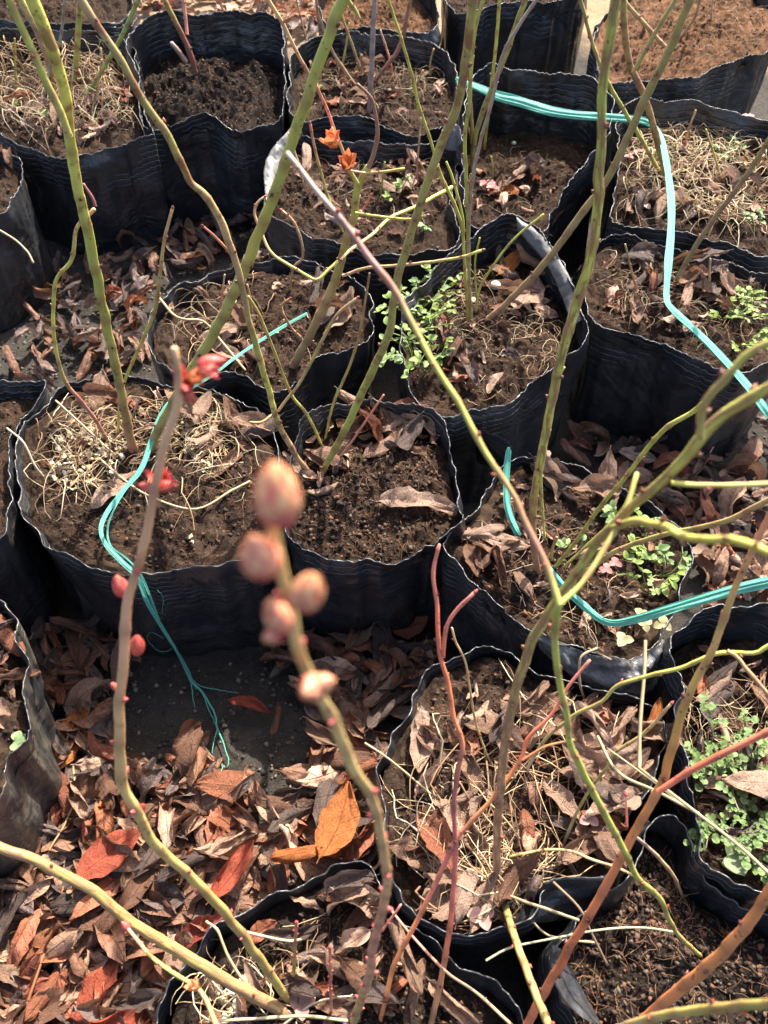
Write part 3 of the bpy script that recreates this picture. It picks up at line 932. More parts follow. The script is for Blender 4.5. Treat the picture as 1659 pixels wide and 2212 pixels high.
# ---------------------------------------------------------------- canes
GREEN, LIME, OLIVE = (0.26, 0.265, 0.058), (0.37, 0.36, 0.075), (0.24, 0.20, 0.058)
YELLOW, TAN, BROWN = (0.29, 0.205, 0.07), (0.32, 0.215, 0.105), (0.22, 0.135, 0.08)
RED, ORANGE, GREY, PINK = (0.46, 0.115, 0.065), (0.48, 0.15, 0.06), (0.22, 0.175, 0.15), (0.48, 0.16, 0.12)
PURPLE, DKRED, BUFF = (0.20, 0.07, 0.07), (0.17, 0.055, 0.045), (0.36, 0.24, 0.12)
seedc = [0]
SLIM = 0.80
def cane(plant, pts, cols, z=None, t0=None, t1=None, k=0.0, name='cane', mat='cane', node=NODE_RED, gap=0.038, nsize=1.0, sides=10, tip=None, beyond=0,
         wscale=1.0, wob=0.12):
    """pts: (u, v, width in the reading grid). z: height of the root; after it the cane stays on a plane through its root that leans by k (dY/dZ).
    t0/t1: instead, distance from the camera along its axis at the two ends."""
    seedc[0] += 1
    rnd = random.Random(seedc[0])
    P = list(pts)
    if beyond:
        (u0, v0, w0), (u1, v1, w1) = P[-2], P[-1]
        d = math.hypot(u1 - u0, v1 - v0)
        P.append((u1 + (u1 - u0) / d * beyond, v1 + (v1 - v0) / d * beyond, w1 * 0.95))
    ts = []
    if z is not None:
        ts.append(t_at_z(P[0][0], P[0][1], z))
    elif t0 is not None:
        ts.append(t0)
    root = at_t(P[0][0], P[0][1], ts[0])
    if t1 is None:
        for (u, v, w) in P[1:]:
            r = ray(u, v)
            ts.append((root.y + k * (CAM_Z - root.z)) / (r.y - k * r.z))
    else:
        ln = [0.0]
        for i in range(1, len(P)):
            ln.append(ln[-1] + math.hypot(P[i][0] - P[i - 1][0], P[i][1] - P[i - 1][1]))
        for i in range(1, len(P)):
            f = ln[i] / ln[-1]
            ts.append(1 / ((1 - f) / ts[0] + f / t1))
    pos = []
    for (u, v, w), t in zip(P, ts):
        p = at_t(u, v, t)
        pos.append((p.x, p.y, p.z, w * t / FPX / 2 * wscale * SLIM))
    if z is not None:                                       # let the foot go into the soil
        d = np.array(pos[0][:3]) - np.array(pos[1][:3])
        d /= np.linalg.norm(d)
        e = np.array(pos[0][:3]) + d * 0.012
        pos.insert(0, (e[0], e[1], e[2], pos[0][3] * 1.05))
    length = sum(np.linalg.norm(np.array(pos[i + 1][:3]) - np.array(pos[i][:3])) for i in range(len(pos) - 1))
    n = int(max(10, min(130, length / 0.0045)))
    S = catmull(pos, n)
    path, rad = S[:, :3].copy(), np.maximum(S[:, 3], 0.0004)
    for i in range(1, n - 1):                               # slight crookedness
        q = 0.25 * rad[i]
        path[i] += q * np.array([noise.noise((i * 0.21, seedc[0], 0)), noise.noise((i * 0.21, seedc[0], 7)), noise.noise((i * 0.21, seedc[0], 13))])
    T = np.gradient(path, axis=0)
    T /= np.linalg.norm(T, axis=1)[:, None] + 1e-12
    # nodes: alternate small swellings, each with a bud
    nodes = []
    gap *= 0.72
    d, side, acc = gap * rnd.uniform(0.6, 1.1), 1, 0.0
    for i in range(1, n - 1):
        acc += np.linalg.norm(path[i] - path[i - 1])
        if acc > d:
            nodes.append(i)
            d = acc + gap * rnd.uniform(0.65, 1.5)
    for i in nodes:
        rad[i] *= 1.10
        if rad[i] < 0.0025:
            rad[i] *= 1.08
    V, F, UV, Sp = tube(path, rad, sides, True, wob, seedc[0])
    cc = cols if isinstance(cols, list) else [cols]
    if len(cc) == 1:
        cc = cc * 2
    C = []
    for s in Sp:
        x = s * (len(cc) - 1)
        i = min(int(x), len(cc) - 2)
        f = x - i
        C.append(tuple(min(0.8, 1.42 * (cc[i][q] * (1 - f) + cc[i + 1][q] * f)) for q in range(3)))
    C = np.array(C)
    for j in range(len(C)):
        i, sd_ = min(j // sides, n - 1), j % sides
        C[j] *= 1 + 0.22 * noise.noise((i * 0.17, seedc[0] * 3.1, 0)) + 0.20 * noise.noise((i * 0.06, math.cos(6.283 * sd_ / sides) * 1.3, math.sin(6.283 * sd_ / sides) * 1.3 + seedc[0]))
    for i in nodes:                                         # reddish scar under every node
        for k_, f_ in ((-1, 0.25), (0, 0.5), (1, 0.25)):
            if 0 <= i + k_ < n:
                sl = slice((i + k_) * sides, (i + k_ + 1) * sides)
                C[sl] = C[sl] * (1 - f_) + np.array((0.20, 0.085, 0.05)) * f_
    o = put(name, V, F, M[mat], plant, cols=C, uvs=UV)
    ph = rnd.uniform(0, 6.28)
    for j, i in enumerate(nodes if node is not None else []):
        t = Vector(T[i])
        a = ph + j * 2.5
        ref = t.orthogonal().normalized()
        out = (Matrix.Rotation(a, 3, t) @ ref)
        size = min(0.0046, max(0.0021, rad[i] * 1.35)) * rnd.uniform(0.7, 1.2) * (1 + (nsize - 1) * 0.6)
        p = Vector(path[i]) + out * rad[i] * 0.8
        inst('node_bud', node, aim(p, out * 0.75 + t * 0.9, size, rnd.uniform(0, 6)), o)
    if tip is not None:
        inst('tip_bud', tip, aim(Vector(path[-1]), Vector(T[-1]), max(0.004, rad[-1] * 3.0), 0, 1.0), o)
    o['_path'] = 0
    del o['_path']
    CANES.append((o, path, rad, T))
    return o, path, rad, T
CANES = []
PLANTS = {}
def plant(key, u, v, label, cat='blueberry bush'):
    z = BAGS[key].zs
    p = at_z(u, v, z)
    e = empty('blueberry_bush', p)
    tag(e, label, cat, 'bare blueberry bushes')
    PLANTS.setdefault(key, e)
    return e, z

# straw-filled bag, back left
pl, z = plant('A', 160, 215, 'bare bush in the straw-filled back bag with one bright green thin cane')
cane(pl, [(157, 200, 15), (165, 125, 15), (172, 25, 16), (176, -20, 16)], [OLIVE, GREEN], z, mat='cane_blotched', node=NODE_DARK, beyond=120)
cane(pl, [(170, 230, 11), (200, 185, 11), (240, 120, 12), (270, 65, 12), (298, 0, 12)], [(0.13, 0.2, 0.05), GREEN], z, node=NODE_RED, beyond=120)
cane(pl, [(95, 222, 6), (108, 145, 7), (130, 85, 7), (140, 0, 7)], [GREY, (0.2, 0.22, 0.12)], z, name='twig', beyond=100)
cane(pl, [(112, 205, 15), (108, 150, 16), (85, 80, 17), (45, 0, 19)], [DKRED, TAN, LIME], z, mat='cane_blotched', node=NODE_DARK, beyond=120)

# bare soil mound
pl, z = plant('B', 422, 165, 'olive cane with a dark red foot and a cut stub in the bare mound')
cane(pl, [(424, 172, 15), (415, 128, 15), (400, 90, 14), (380, 50, 14), (355, 0, 14)], [(0.10, 0.05, 0.04), DKRED, OLIVE, LIME], z + 0.02, node=NODE_DARK, beyond=120)
cane(pl, [(402, 135, 14), (388, 115, 13), (370, 93, 12)], [BROWN, GREY], z + 0.02, name='cut_stub', node=None)
cane(pl, [(404, 75, 9), (401, 40, 9), (396, 0, 10)], [PINK, TAN], t0=1.50, t1=1.46, name='twig', beyond=80)

# bag behind the open buds
pl, z = plant('F', 800, 230, 'clump of thin brown twigs with a grey dead stake behind the open buds')
cane(pl, [(797, 250, 13), (800, 200, 14), (805, 90, 14), (809, 0, 14)], [(0.20, 0.15, 0.13), (0.25, 0.19, 0.17)], z, node=None, beyond=100, name='dead_stake')
cane(pl, [(800, 188, 8), (829, 150, 10), (864, 100, 11), (884, 10, 10)], [DKRED, BROWN], z, beyond=80, node=NODE_BROWN)
cane(pl, [(672, 125, 5), (655, 60, 5), (640, 0, 5)], [TAN, BUFF], z, name='twig', beyond=60)
cane(pl, [(788, 172, 6), (765, 110, 7), (740, 40, 7), (725, 0, 7)], [BROWN, OLIVE], z, name='twig', beyond=60)
cane(pl, [(772, 190, 7), (740, 145, 8), (715, 105, 8), (690, 40, 8), (683, 0, 8)], [TAN, BROWN], z, name='twig', beyond=60)
cane(pl, [(775, 40, 12), (765, 20, 12), (752, 0, 12)], [OLIVE, GREEN], t0=1.6, t1=1.55, name='twig', beyond=60)

pl, z = plant('D', 745, 500, 'single thin green shoot in the bag with a pale flap')
cane(pl, [(742, 512, 6), (736, 490, 7), (710, 431, 7), (696, 381, 7), (680, 321, 7), (670, 268, 7)], [GREEN, GREEN, PINK], z, tip=NODE_RED, nsize=1.2)

# shaded bag with the tape
pl, z = plant('I', 1030, 350, 'olive cane and two slim green canes rising through the teal tape')
cane(pl, [(1019, 365, 14), (1029, 285, 14), (1069, 175, 15), (1099, 100, 15), (1134, 0, 15)], [OLIVE, OLIVE, GREEN], z, beyond=120, mat='cane_blotched', node=NODE_BROWN)
cane(pl, [(1045, 330, 8), (1052, 270, 8), (1062, 180, 9), (1072, 90, 9), (1079, 0, 9)], [GREEN, LIME], z, beyond=120)
cane(pl, [(1022, 350, 12), (1018, 250, 10), (1014, 190, 9), (1022, 120, 8)], [OLIVE, BROWN], z, node=NODE_BROWN, name='twig')

# matted bag, right
pl, z = plant('L', 1440, 385, 'reddish olive cane with a forked top between the teal tape and the straw')
cane(pl, [(1442, 395, 17), (1419, 300, 18), (1389, 200, 18), (1364, 150, 18), (1350, 75, 18), (1346, 0, 18)], [OLIVE, (0.24, 0.13, 0.06), OLIVE], z, mat='cane_blotched', beyond=120, node=NODE_DARK)
cane(pl, [(1432, 385, 10), (1379, 290, 11), (1319, 190, 11), (1294, 135, 10), (1274, 75, 10), (1254, 0, 10)], [OLIVE, GREEN, BROWN], z, beyond=100)
cane(pl, [(1367, 158, 10), (1394, 110, 11), (1434, 40, 11), (1459, 0, 11)], [OLIVE, OLIVE], t0=1.215, t1=1.12, beyond=100)

pl, z = plant('M', 1432, 95, 'slanting tan cane in the reddish soil mound')
cane(pl, [(1434, 98, 10), (1395, 55, 11), (1359, 15, 11), (1340, -10, 11)], [TAN, OLIVE], z + 0.015, beyond=80)
cane(pl, [(1470, 80, 6), (1500, 40, 7), (1512, 0, 7)], [BROWN, OLIVE], z + 0.015, beyond=80, name='twig')

# wavy-rimmed bag
pl, z = plant('N', 628, 800, 'brown knobbly bush whose upper twig carries two open orange buds')
main = cane(pl, [(626, 803, 20), (665, 733, 23), (700, 660, 24), (722, 612, 24), (740, 553, 22), (750, 511, 21), (766, 464, 20), (770, 414, 20), (783, 384, 18), (795, 358, 14)],
            [(0.16, 0.12, 0.06), (0.23, 0.155, 0.07), (0.25, 0.19, 0.06), GREEN], z, node=NODE_BROWN)
tm = 0.92
cane(pl, [(795, 362, 13), (806, 335, 12), (815, 291, 11), (810, 240, 10), (800, 210, 9), (772, 182, 9)], [(0.15, 0.09, 0.06), (0.12, 0.07, 0.05)], t0=0.885, t1=0.83, name='dead_tip', node=None)
tw = cane(pl, [(772, 396, 12), (758, 372, 10), (740, 325, 9), (720, 275, 9), (695, 210, 9), (650, 130, 10), (610, 50, 10), (580, 0, 11)], [GREEN, PINK, BUFF, TAN], t0=0.90, t1=0.72, name='twig', beyond=120, nsize=1.3)
for (u, v, s, dx, up) in ((722, 318, 0.027, -0.15, 1), (748, 366, 0.025, 0.1, 1)):
    p = at_t(u, v, 0.845)
    inst('open_bud', OPEN_ORANGE, aim(p, Vector((dx, -0.35, up)), s, u), tw[0])
cane(pl, [(790, 374, 7), (768, 371, 6), (750, 366, 6), (733, 358, 6)], [BUFF, PINK], t0=0.885, t1=0.87, name='twig', gap=0.012, nsize=1.4, tip=NODE_RED)
cane(pl, [(792, 374, 7), (830, 371, 7), (873, 364, 7)], [BUFF, LIME], t0=0.885, t1=0.87, name='twig', gap=0.016, nsize=1.3)
cane(pl, [(768, 460, 8), (800, 465, 7), (846, 471, 7), (886, 474, 7), (920, 466, 8)], [LIME, LIME], t0=0.92, t1=0.90, name='twig', gap=0.018, nsize=1.3, tip=NODE_BROWN)
cane(pl, [(783, 454, 5), (792, 440, 5), (800, 424, 5)], [RED, RED], t0=0.92, t1=0.91, name='twig', gap=0.01, tip=NODE_RED)
cane(pl, [(740, 596, 9), (793, 579, 8), (886, 571, 8), (986, 558, 8), (1040, 541, 8)], [TAN, BUFF, LIME], t0=0.96, t1=0.9, name='twig', gap=0.022, nsize=1.4, tip=NODE_BROWN)
cane(pl, [(736, 562, 8), (760, 538, 9), (803, 508, 9), (843, 471, 9), (903, 444, 10), (976, 404, 10)], [BUFF, LIME, LIME], t0=0.955, t1=1.05, name='twig', gap=0.035)
cane(pl, [(730, 564, 9), (710, 582, 8), (686, 604, 8), (664, 596, 8), (620, 570, 8), (585, 545, 8), (566, 505, 8), (550, 462, 8), (556, 438, 7), (570, 426, 6)], [LIME, LIME, BUFF, BROWN], t0=0.955, t1=0.93, name='twig', gap=0.03, nsize=1.2, tip=NODE_RED)
cane(pl, [(626, 640, 7), (633, 581, 7), (653, 558, 7), (650, 518, 7), (633, 478, 7), (610, 456, 7)], [OLIVE, BROWN, BUFF], z, k=0.2, name='twig', gap=0.018, nsize=1.3, tip=NODE_RED)
cane(pl, [(648, 728, 9), (632, 712, 8), (618, 690, 7), (606, 664, 7), (625, 646, 7)], [BUFF, BROWN, TAN], t0=1.06, t1=1.0, name='twig', gap=0.014, nsize=1.5, tip=NODE_RED)
cane(pl, [(436, 743, 5), (428, 725, 5), (420, 708, 4)], [RED, BROWN], z, name='twig', gap=0.012, tip=NODE_RED)
cane(pl, [(592, 742, 5), (596, 700, 5), (606, 668, 5)], [BROWN, BROWN], z, name='twig', gap=0.015)

# chickweed bag
pl, z = plant('J', 1022, 700, 'bundle of thin green canes with one olive cane leaning away to the right')
cane(pl, [(1016, 712, 9), (1014, 620, 9), (1012, 525, 10), (1009, 425, 10), (1004, 300, 10), (1014, 225, 10), (1019, 125, 10), (1029, 50, 10), (1044, 0, 10)], [(0.16, 0.15, 0.06), GREEN, GREEN], z, beyond=120)
cane(pl, [(1020, 712, 8), (1013, 600, 9), (1012, 500, 10), (1019, 400, 10), (1039, 300, 9), (1064, 215, 9), (1084, 125, 9), (1124, 50, 9), (1159, 0, 9)], [OLIVE, GREY, GREY], z, beyond=100, node=NODE_BROWN)
cane(pl, [(1010, 700, 8), (1007, 620, 9), (1003, 560, 9), (994, 475, 9), (949, 370, 9), (929, 300, 8), (904, 225, 8), (889, 160, 8), (864, 75, 8), (839, 0, 8)], [OLIVE, GREEN, GREEN], z, beyond=100)
cane(pl, [(1001, 540, 6), (1000, 475, 7), (979, 390, 7), (964, 350, 6)], [GREEN, LIME], t0=0.91, t1=0.82, name='twig', nsize=1.2)
cane(pl, [(1034, 706, 14), (1065, 680, 17), (1100, 650, 18), (1180, 565, 19), (1250, 470, 20), (1310, 390, 20), (1350, 310, 20), (1400, 200, 22), (1450, 100, 22), (1490, 0, 22)],
     [(0.20, 0.11, 0.06), (0.21, 0.15, 0.06), (0.20, 0.16, 0.06), OLIVE], z, beyond=150, node=NODE_BROWN)
cane(pl, [(1028, 690, 6), (1030, 650, 6), (1046, 604, 6), (1106, 521, 6), (1174, 463, 6)], [OLIVE, GREEN, LIME], z, name='twig')
cane(pl, [(1030, 660, 5), (1026, 571, 5), (1036, 514, 5)], [OLIVE, LIME], t0=1.12, t1=1.0, name='twig', nsize=1.2)

pl, z = plant('K', 1450, 625, 'single brown-olive cane slanting to the right edge from the bag of curled leaves')
cane(pl, [(1450, 630, 13), (1489, 554, 14), (1539, 478, 14), (1606, 388, 14), (1659, 305, 14)], [(0.17, 0.14, 0.06), (0.20, 0.12, 0.06), OLIVE], z, beyond=150)

# bag with the hanging string
pl, z = plant('O', 290, 980, 'bush with a tall speckled yellow-green cane forking high up')
cane(pl, [(290, 988, 26), (276, 920, 24), (262, 850, 23), (243, 760, 25), (225, 680, 26), (190, 500, 28), (165, 390, 28), (150, 290, 29), (140, 200, 30), (110, 100, 33), (70, 0, 35)],
     [DKRED, OLIVE, GREEN, LIME, LIME], z, mat='cane_blotched', beyond=160, node=NODE_DARK, gap=0.05)
cane(pl, [(150, 296, 20), (132, 245, 21), (105, 190, 21), (70, 110, 20), (20, 0, 19)], [OLIVE, GREEN, GREEN], t0=0.70, t1=0.61, beyond=120, node=NODE_RED)
cane(pl, [(238, 962, 10), (205, 905, 10), (170, 860, 11), (140, 822, 10), (118, 740, 10), (116, 640, 10), (124, 600, 10), (155, 560, 11), (165, 495, 10), (190, 466, 10), (204, 452, 11)],
     [BROWN, PURPLE, LIME, LIME, BUFF], z, name='twig', node=NODE_BROWN)
cane(pl, [(206, 446, 9), (198, 425, 8), (180, 397, 7)], [DKRED, PURPLE], t0=0.70, t1=0.69, name='twig', node=None)
cane(pl, [(256, 945, 8), (258, 880, 7), (270, 822, 8), (310, 730, 9), (335, 670, 10), (345, 600, 10), (355, 520, 9), (372, 452, 8)], [LIME, GREEN, OLIVE, BUFF], z, name='twig', tip=NODE_RED, nsize=1.2)
cane(pl, [(313, 992, 22), (350, 915, 26), (420, 790, 28), (465, 715, 29), (520, 600, 30), (590, 425, 30), (650, 250, 30), (700, 105, 31), (745, -10, 32)],
     [(0.17, 0.14, 0.05), OLIVE, (0.24, 0.23, 0.06), GREEN, (0.27, 0.28, 0.07)], z, beyond=150, node=NODE_DARK, gap=0.055)

# middle bag
pl, z = plant('P', 688, 1032, 'bush of two diverging canes growing behind the big blurred buds')
cane(pl, [(690, 1034, 15), (712, 990, 18), (740, 940, 19), (800, 810, 21), (840, 720, 21), (855, 620, 22), (880, 530, 23), (915, 420, 23), (950, 320, 23), (990, 220, 24), (1010, 100, 25), (1022, 0, 26)],
     [OLIVE, GREEN, (0.22, 0.19, 0.06), (0.23, 0.20, 0.06), OLIVE], z, mat='cane_blotched', beyond=150, node=NODE_BROWN, gap=0.05)
cane(pl, [(682, 1036, 13), (640, 985, 15), (600, 912, 17), (588, 870, 16), (560, 770, 17), (535, 680, 16), (520, 605, 17), (490, 510, 20), (450, 430, 21), (415, 398, 19), (400, 370, 19),
          (360, 290, 21), (310, 220, 21), (260, 130, 21), (200, 40, 22), (175, 0, 23)],
     [BROWN, TAN, LIME, (0.24, 0.20, 0.07), TAN, OLIVE, (0.23, 0.19, 0.07), (0.26, 0.16, 0.10)], z, beyond=150, mat='cane_blotched', node=NODE_BROWN, gap=0.05)
cane(pl, [(515, 580, 8), (495, 545, 7), (465, 512, 7), (440, 490, 6)], [OLIVE, PINK], t0=0.80, t1=0.74, name='twig', tip=NODE_RED)
cane(pl, [(700, 958, 6), (720, 873, 7), (750, 803, 7), (775, 728, 7), (795, 613, 6), (798, 590, 5)], [LIME, OLIVE, BROWN], z, name='twig', node=NODE_RED)
cane(pl, [(702, 978, 8), (665, 898, 8), (630, 853, 8), (590, 753, 8), (560, 680, 8), (536, 640, 8)], [LIME, OLIVE, OLIVE], z, name='twig')
cane(pl, [(601, 888, 8), (620, 862, 8), (650, 823, 8), (700, 728, 9), (730, 678, 8), (770, 645, 8)], [BUFF, OLIVE, TAN], t0=0.955, t1=0.87, name='twig', tip=NODE_RED, nsize=1.2)
cane(pl, [(590, 895, 8), (565, 912, 7), (540, 912, 6)], [BUFF, OLIVE], t0=0.955, t1=0.95, name='twig', nsize=1.2)
cane(pl, [(715, 1010, 5), (750, 968, 6), (790, 910, 6), (829, 853, 5)], [BROWN, PINK], z, name='twig', node=None)

# bag with the shiny lip
pl, z = plant('Q', 1170, 1235, 'tall green cane streaked red-brown, jointed high up, beside the teal tape')
cane(pl, [(1163, 1245, 18), (1152, 1170, 19), (1152, 1090, 21), (1170, 980, 23), (1195, 850, 25), (1218, 750, 26), (1250, 640, 28), (1280, 540, 25), (1293, 430, 26), (1292, 385, 28), (1300, 300, 24),
          (1300, 200, 26), (1315, 100, 27), (1330, 0, 29)], [(0.22, 0.12, 0.06), (0.25, 0.15, 0.07), LIME, (0.28, 0.29, 0.07), LIME, (0.27, 0.30, 0.07), GREEN], z, mat='cane_peeling', beyond=150, node=NODE_BROWN, gap=0.045)
cane(pl, [(1176, 1160, 7), (1172, 1100, 7), (1169, 988, 8), (1192, 893, 8), (1190, 840, 7), (1219, 793, 7)], [LIME, GREEN, LIME], t0=0.84, t1=0.72, name='twig', nsize=1.2)
cane(pl, [(1192, 1232, 9), (1244, 1170, 11), (1294, 1098, 11), (1349, 1033, 12), (1429, 933, 13), (1499, 888, 13), (1560, 830, 14)], [GREEN, GREEN, LIME], z, k=-0.25, node=NODE_RED)
cane(pl, [(1208, 1235, 7), (1264, 1181, 7), (1329, 1119, 7), (1366, 1060, 6)], [GREEN, LIME], z, name='twig')
cane(pl, [(1232, 1252, 12), (1279, 1226, 13), (1329, 1191, 14), (1429, 1156, 14), (1504, 1141, 15), (1579, 1121, 16), (1659, 1080, 16)], [TAN, OLIVE, TAN], z, t1=0.62, node=NODE_BROWN, beyond=100)
cane(pl, [(1192, 1222, 8), (1192, 1190, 8), (1203, 1160, 8)], [OLIVE, BROWN], z, name='twig', node=None)

# straw-filled leafy bag
pl, z = plant('R', 1076, 1895, 'bush whose thick peeling cane turns into bright green arching branches')
cane(pl, [(1074, 1905, 24), (1074, 1800, 25), (1082, 1690, 27), (1092, 1600, 28), (1112, 1500, 29), (1142, 1405, 29), (1178, 1335, 28), (1212, 1285, 28), (1250, 1232, 27), (1300, 1160, 27),
          (1370, 1090, 29), (1430, 1040, 31), (1490, 980, 34), (1514, 945, 38), (1570, 890, 36), (1659, 838, 36)],
     [(0.34, 0.22, 0.12), (0.35, 0.22, 0.12), (0.34, 0.20, 0.11), (0.31, 0.22, 0.09), (0.29, 0.26, 0.065), (0.30, 0.31, 0.065), LIME], z, t1=0.30, mat='cane_peeling', beyond=160, node=NODE_BROWN, gap=0.034, wscale=0.9)
cane(pl, [(1512, 948, 26), (1516, 890, 25), (1532, 855, 26), (1570, 815, 25), (1610, 770, 25), (1659, 742, 26)], [OLIVE, LIME, LIME], t0=0.325, t1=0.29, beyond=120, node=NODE_BROWN, gap=0.02, nsize=1.4, wscale=0.88)
cane(pl, [(1450, 1043, 13), (1504, 1048, 13), (1580, 1048, 13), (1659, 1045, 14)], [LIME, YELLOW], t0=0.36, t1=0.36, beyond=100, gap=0.03, name='twig')
cane(pl, [(1322, 1140, 20), (1369, 1126, 25), (1404, 1131, 26), (1444, 1141, 26), (1472, 1157, 26), (1529, 1167, 26), (1579, 1166, 27), (1659, 1192, 28)], [OLIVE, LIME, LIME], t0=0.40, t1=0.235, beyond=120, gap=0.02, nsize=1.7, node=NODE_BROWN, wscale=0.88)
cane(pl, [(1078, 1910, 18), (1099, 1984, 20), (1129, 2074, 21), (1154, 2139, 22), (1184, 2212, 23)], [OLIVE, (0.25, 0.185, 0.065), (0.25, 0.185, 0.065)], t0=0.76, t1=0.52, beyond=120, gap=0.025)
cane(pl, [(1100, 1850, 9), (1179, 1836, 8), (1234, 1839, 8), (1279, 1857, 8), (1344, 1879, 8), (1394, 1909, 9), (1420, 1932, 9)], [OLIVE, TAN, OLIVE], t0=0.74, t1=0.72, name='twig', nsize=1.1)
cane(pl, [(1214, 1832, 8), (1244, 1759, 8), (1279, 1699, 8), (1309, 1660, 9), (1329, 1626, 9), (1394, 1581, 9), (1449, 1521, 8)], [GREY, OLIVE, OLIVE, TAN], z, k=0.3, name='twig', tip=NODE_PINK)
cane(pl, [(1139, 1660, 8), (1179, 1596, 9), (1239, 1546, 10), (1299, 1516, 10), (1334, 1481, 10), (1404, 1459, 11), (1474, 1441, 11), (1554, 1411, 12), (1629, 1411, 12), (1659, 1396, 12)], [TAN, OLIVE, LIME, LIME], t0=0.70, t1=0.56, name='twig', beyond=100, nsize=1.7, gap=0.035)
cane(pl, [(1570, 1406, 12), (1592, 1418, 11), (1609, 1441, 11), (1659, 1500, 11)], [TAN, BROWN], t0=0.575, t1=0.57, name='twig', beyond=80)
cane(pl, [(1064, 1662, 5), (1029, 1566, 6), (1014, 1481, 6), (1004, 1426, 6), (984, 1386, 6), (976, 1356, 6)], [OLIVE, BUFF], z, k=0.35, name='twig', nsize=1.2)

# lower right dark soil
pl, z = plant('T', 1519, 2069, 'green cane bending up from dark soil to a red fork with a dry grey tip')
T1 = [(1519, 2069, 11), (1474, 2029, 12), (1449, 1994, 13), (1424, 1939, 15), (1379, 1899, 16), (1354, 1849, 17), (1309, 1764, 19), (1254, 1659, 19), (1230, 1600, 18), (1225, 1550, 17), (1205, 1456, 18),
      (1199, 1350, 20), (1208, 1302, 22)]
cane(pl, T1, [OLIVE, OLIVE, GREEN, GREEN, GREEN], z, t1=0.385, gap=0.04)
cane(pl, [(1208, 1306, 22), (1194, 1262, 19), (1169, 1196, 18), (1129, 1116, 17), (1110, 1070, 16), (1050, 980, 17), (990, 870, 17), (940, 790, 17), (880, 680, 17), (850, 622, 19), (800, 560, 19), (750, 490, 17), (690, 420, 15), (620, 330, 13)],
     [GREEN, (0.22, 0.10, 0.07), (0.26, 0.16, 0.07), GREEN, GREEN, GREEN, (0.22, 0.10, 0.07), (0.20, 0.10, 0.09), (0.27, 0.21, 0.17), (0.33, 0.28, 0.22)], t0=0.385, t1=0.40, gap=0.026, nsize=1.3)
cane(pl, [(775, 505, 14), (745, 488, 12), (705, 466, 9)], [(0.20, 0.10, 0.09), GREY], t0=0.40, t1=0.40, name='twig', node=None)
cane(pl, [(1208, 1306, 17), (1259, 1256, 15), (1309, 1181, 15), (1349, 1106, 14), (1376, 1022, 13)], [GREEN, OLIVE, GREEN], t0=0.385, t1=0.40, gap=0.022, nsize=1.3, name='twig')
cane(pl, [(1369, 1804, 9), (1400, 1830, 9), (1429, 1859, 10), (1459, 1899, 9), (1476, 1942, 8)], [GREY, TAN, BROWN], t0=0.70, t1=0.77, name='twig', node=None)
SLIM = 0.70
cane(pl, [(1335, 2262, 34), (1380, 2212, 34), (1430, 2170, 35), (1500, 2110, 37), (1560, 2060, 37), (1620, 1990, 35), (1659, 1930, 33)], [ORANGE, (0.44, 0.17, 0.06), (0.40, 0.14, 0.05)], t0=0.60, t1=0.44, beyond=150, gap=0.03, node=NODE_DARK)
cane(pl, [(1285, 2240, 24), (1400, 2202, 27), (1500, 2183, 29), (1659, 2168, 30)], [TAN, (0.34, 0.27, 0.08), OLIVE], t0=0.46, t1=0.30, beyond=140, gap=0.03)

SLIM = 0.80
# bottom bag: the twigs that come close to the lens
pl, z = plant('U', 640, 2185, 'yellow canes and two slender budded twigs rising close to the viewer')
cane(pl, [(645, 2203, 38), (575, 2164, 38), (500, 2124, 38), (425, 2079, 37), (350, 2034, 36), (280, 1989, 34), (200, 1924, 34), (125, 1884, 33), (65, 1854, 32), (0, 1829, 31)],
     [(0.25, 0.15, 0.07), (0.27, 0.18, 0.065), (0.31, 0.22, 0.06), (0.30, 0.21, 0.065), (0.29, 0.19, 0.07)], z, t1=0.56, mat='cane_peeling', beyond=150, node=NODE_BROWN, gap=0.05, wscale=0.88)
u2 = cane(pl, [(630, 2172, 22), (560, 2070, 25), (500, 1990, 25), (420, 1900, 25), (340, 1830, 26), (300, 1760, 27), (264, 1690, 29), (258, 1600, 29), (260, 1500, 27), (270, 1400, 27), (275, 1300, 27),
               (300, 1220, 25), (320, 1130, 25), (335, 1050, 25), (355, 960, 25), (385, 868, 24), (384, 800, 18), (376, 752, 20)],
          [(0.25, 0.19, 0.055), (0.27, 0.205, 0.06), YELLOW, (0.31, 0.225, 0.07), (0.42, 0.30, 0.10), (0.43, 0.28, 0.115), (0.44, 0.23, 0.125), (0.43, 0.24, 0.13), (0.40, 0.25, 0.14)], z, t1=0.30, gap=0.05, node=NODE_PINK)
def on_twig(tw, u, v, t, mesh, name, size, d, spin=0.0, fat=1.0, back=0.5):
    p = at_t(u, v, t)
    d = Vector(d).normalized()
    inst(name, mesh, aim(p - d * size * back, d, size, spin, fat), tw[0])
tA = 0.37
on_twig(u2, 258, 1262, 0.40, TIGHT, 'closed_bud', 0.0118, (-0.15, 0.35, 1), 1, 1.0)
on_twig(u2, 296, 1390, 0.425, TIGHT, 'closed_bud', 0.0125, (0.15, 0.3, 1), 2, 0.95)
on_twig(u2, 247, 1482, 0.44, TIGHT, 'closed_bud', 0.006, (-0.5, 0.2, 1), 2)
on_twig(u2, 308, 1742, 0.50, TIGHT, 'closed_bud', 0.0062, (0.4, 0.2, 1), 2)
on_twig(u2, 350, 1035, 0.34, OPEN_CRIMSON, 'open_bud', 0.0135, (0.25, 0.2, 1), 1, 1.0)
on_twig(u2, 318, 1052, 0.34, TIGHT, 'closed_bud', 0.0075, (-1, 0, 0.45), 1)
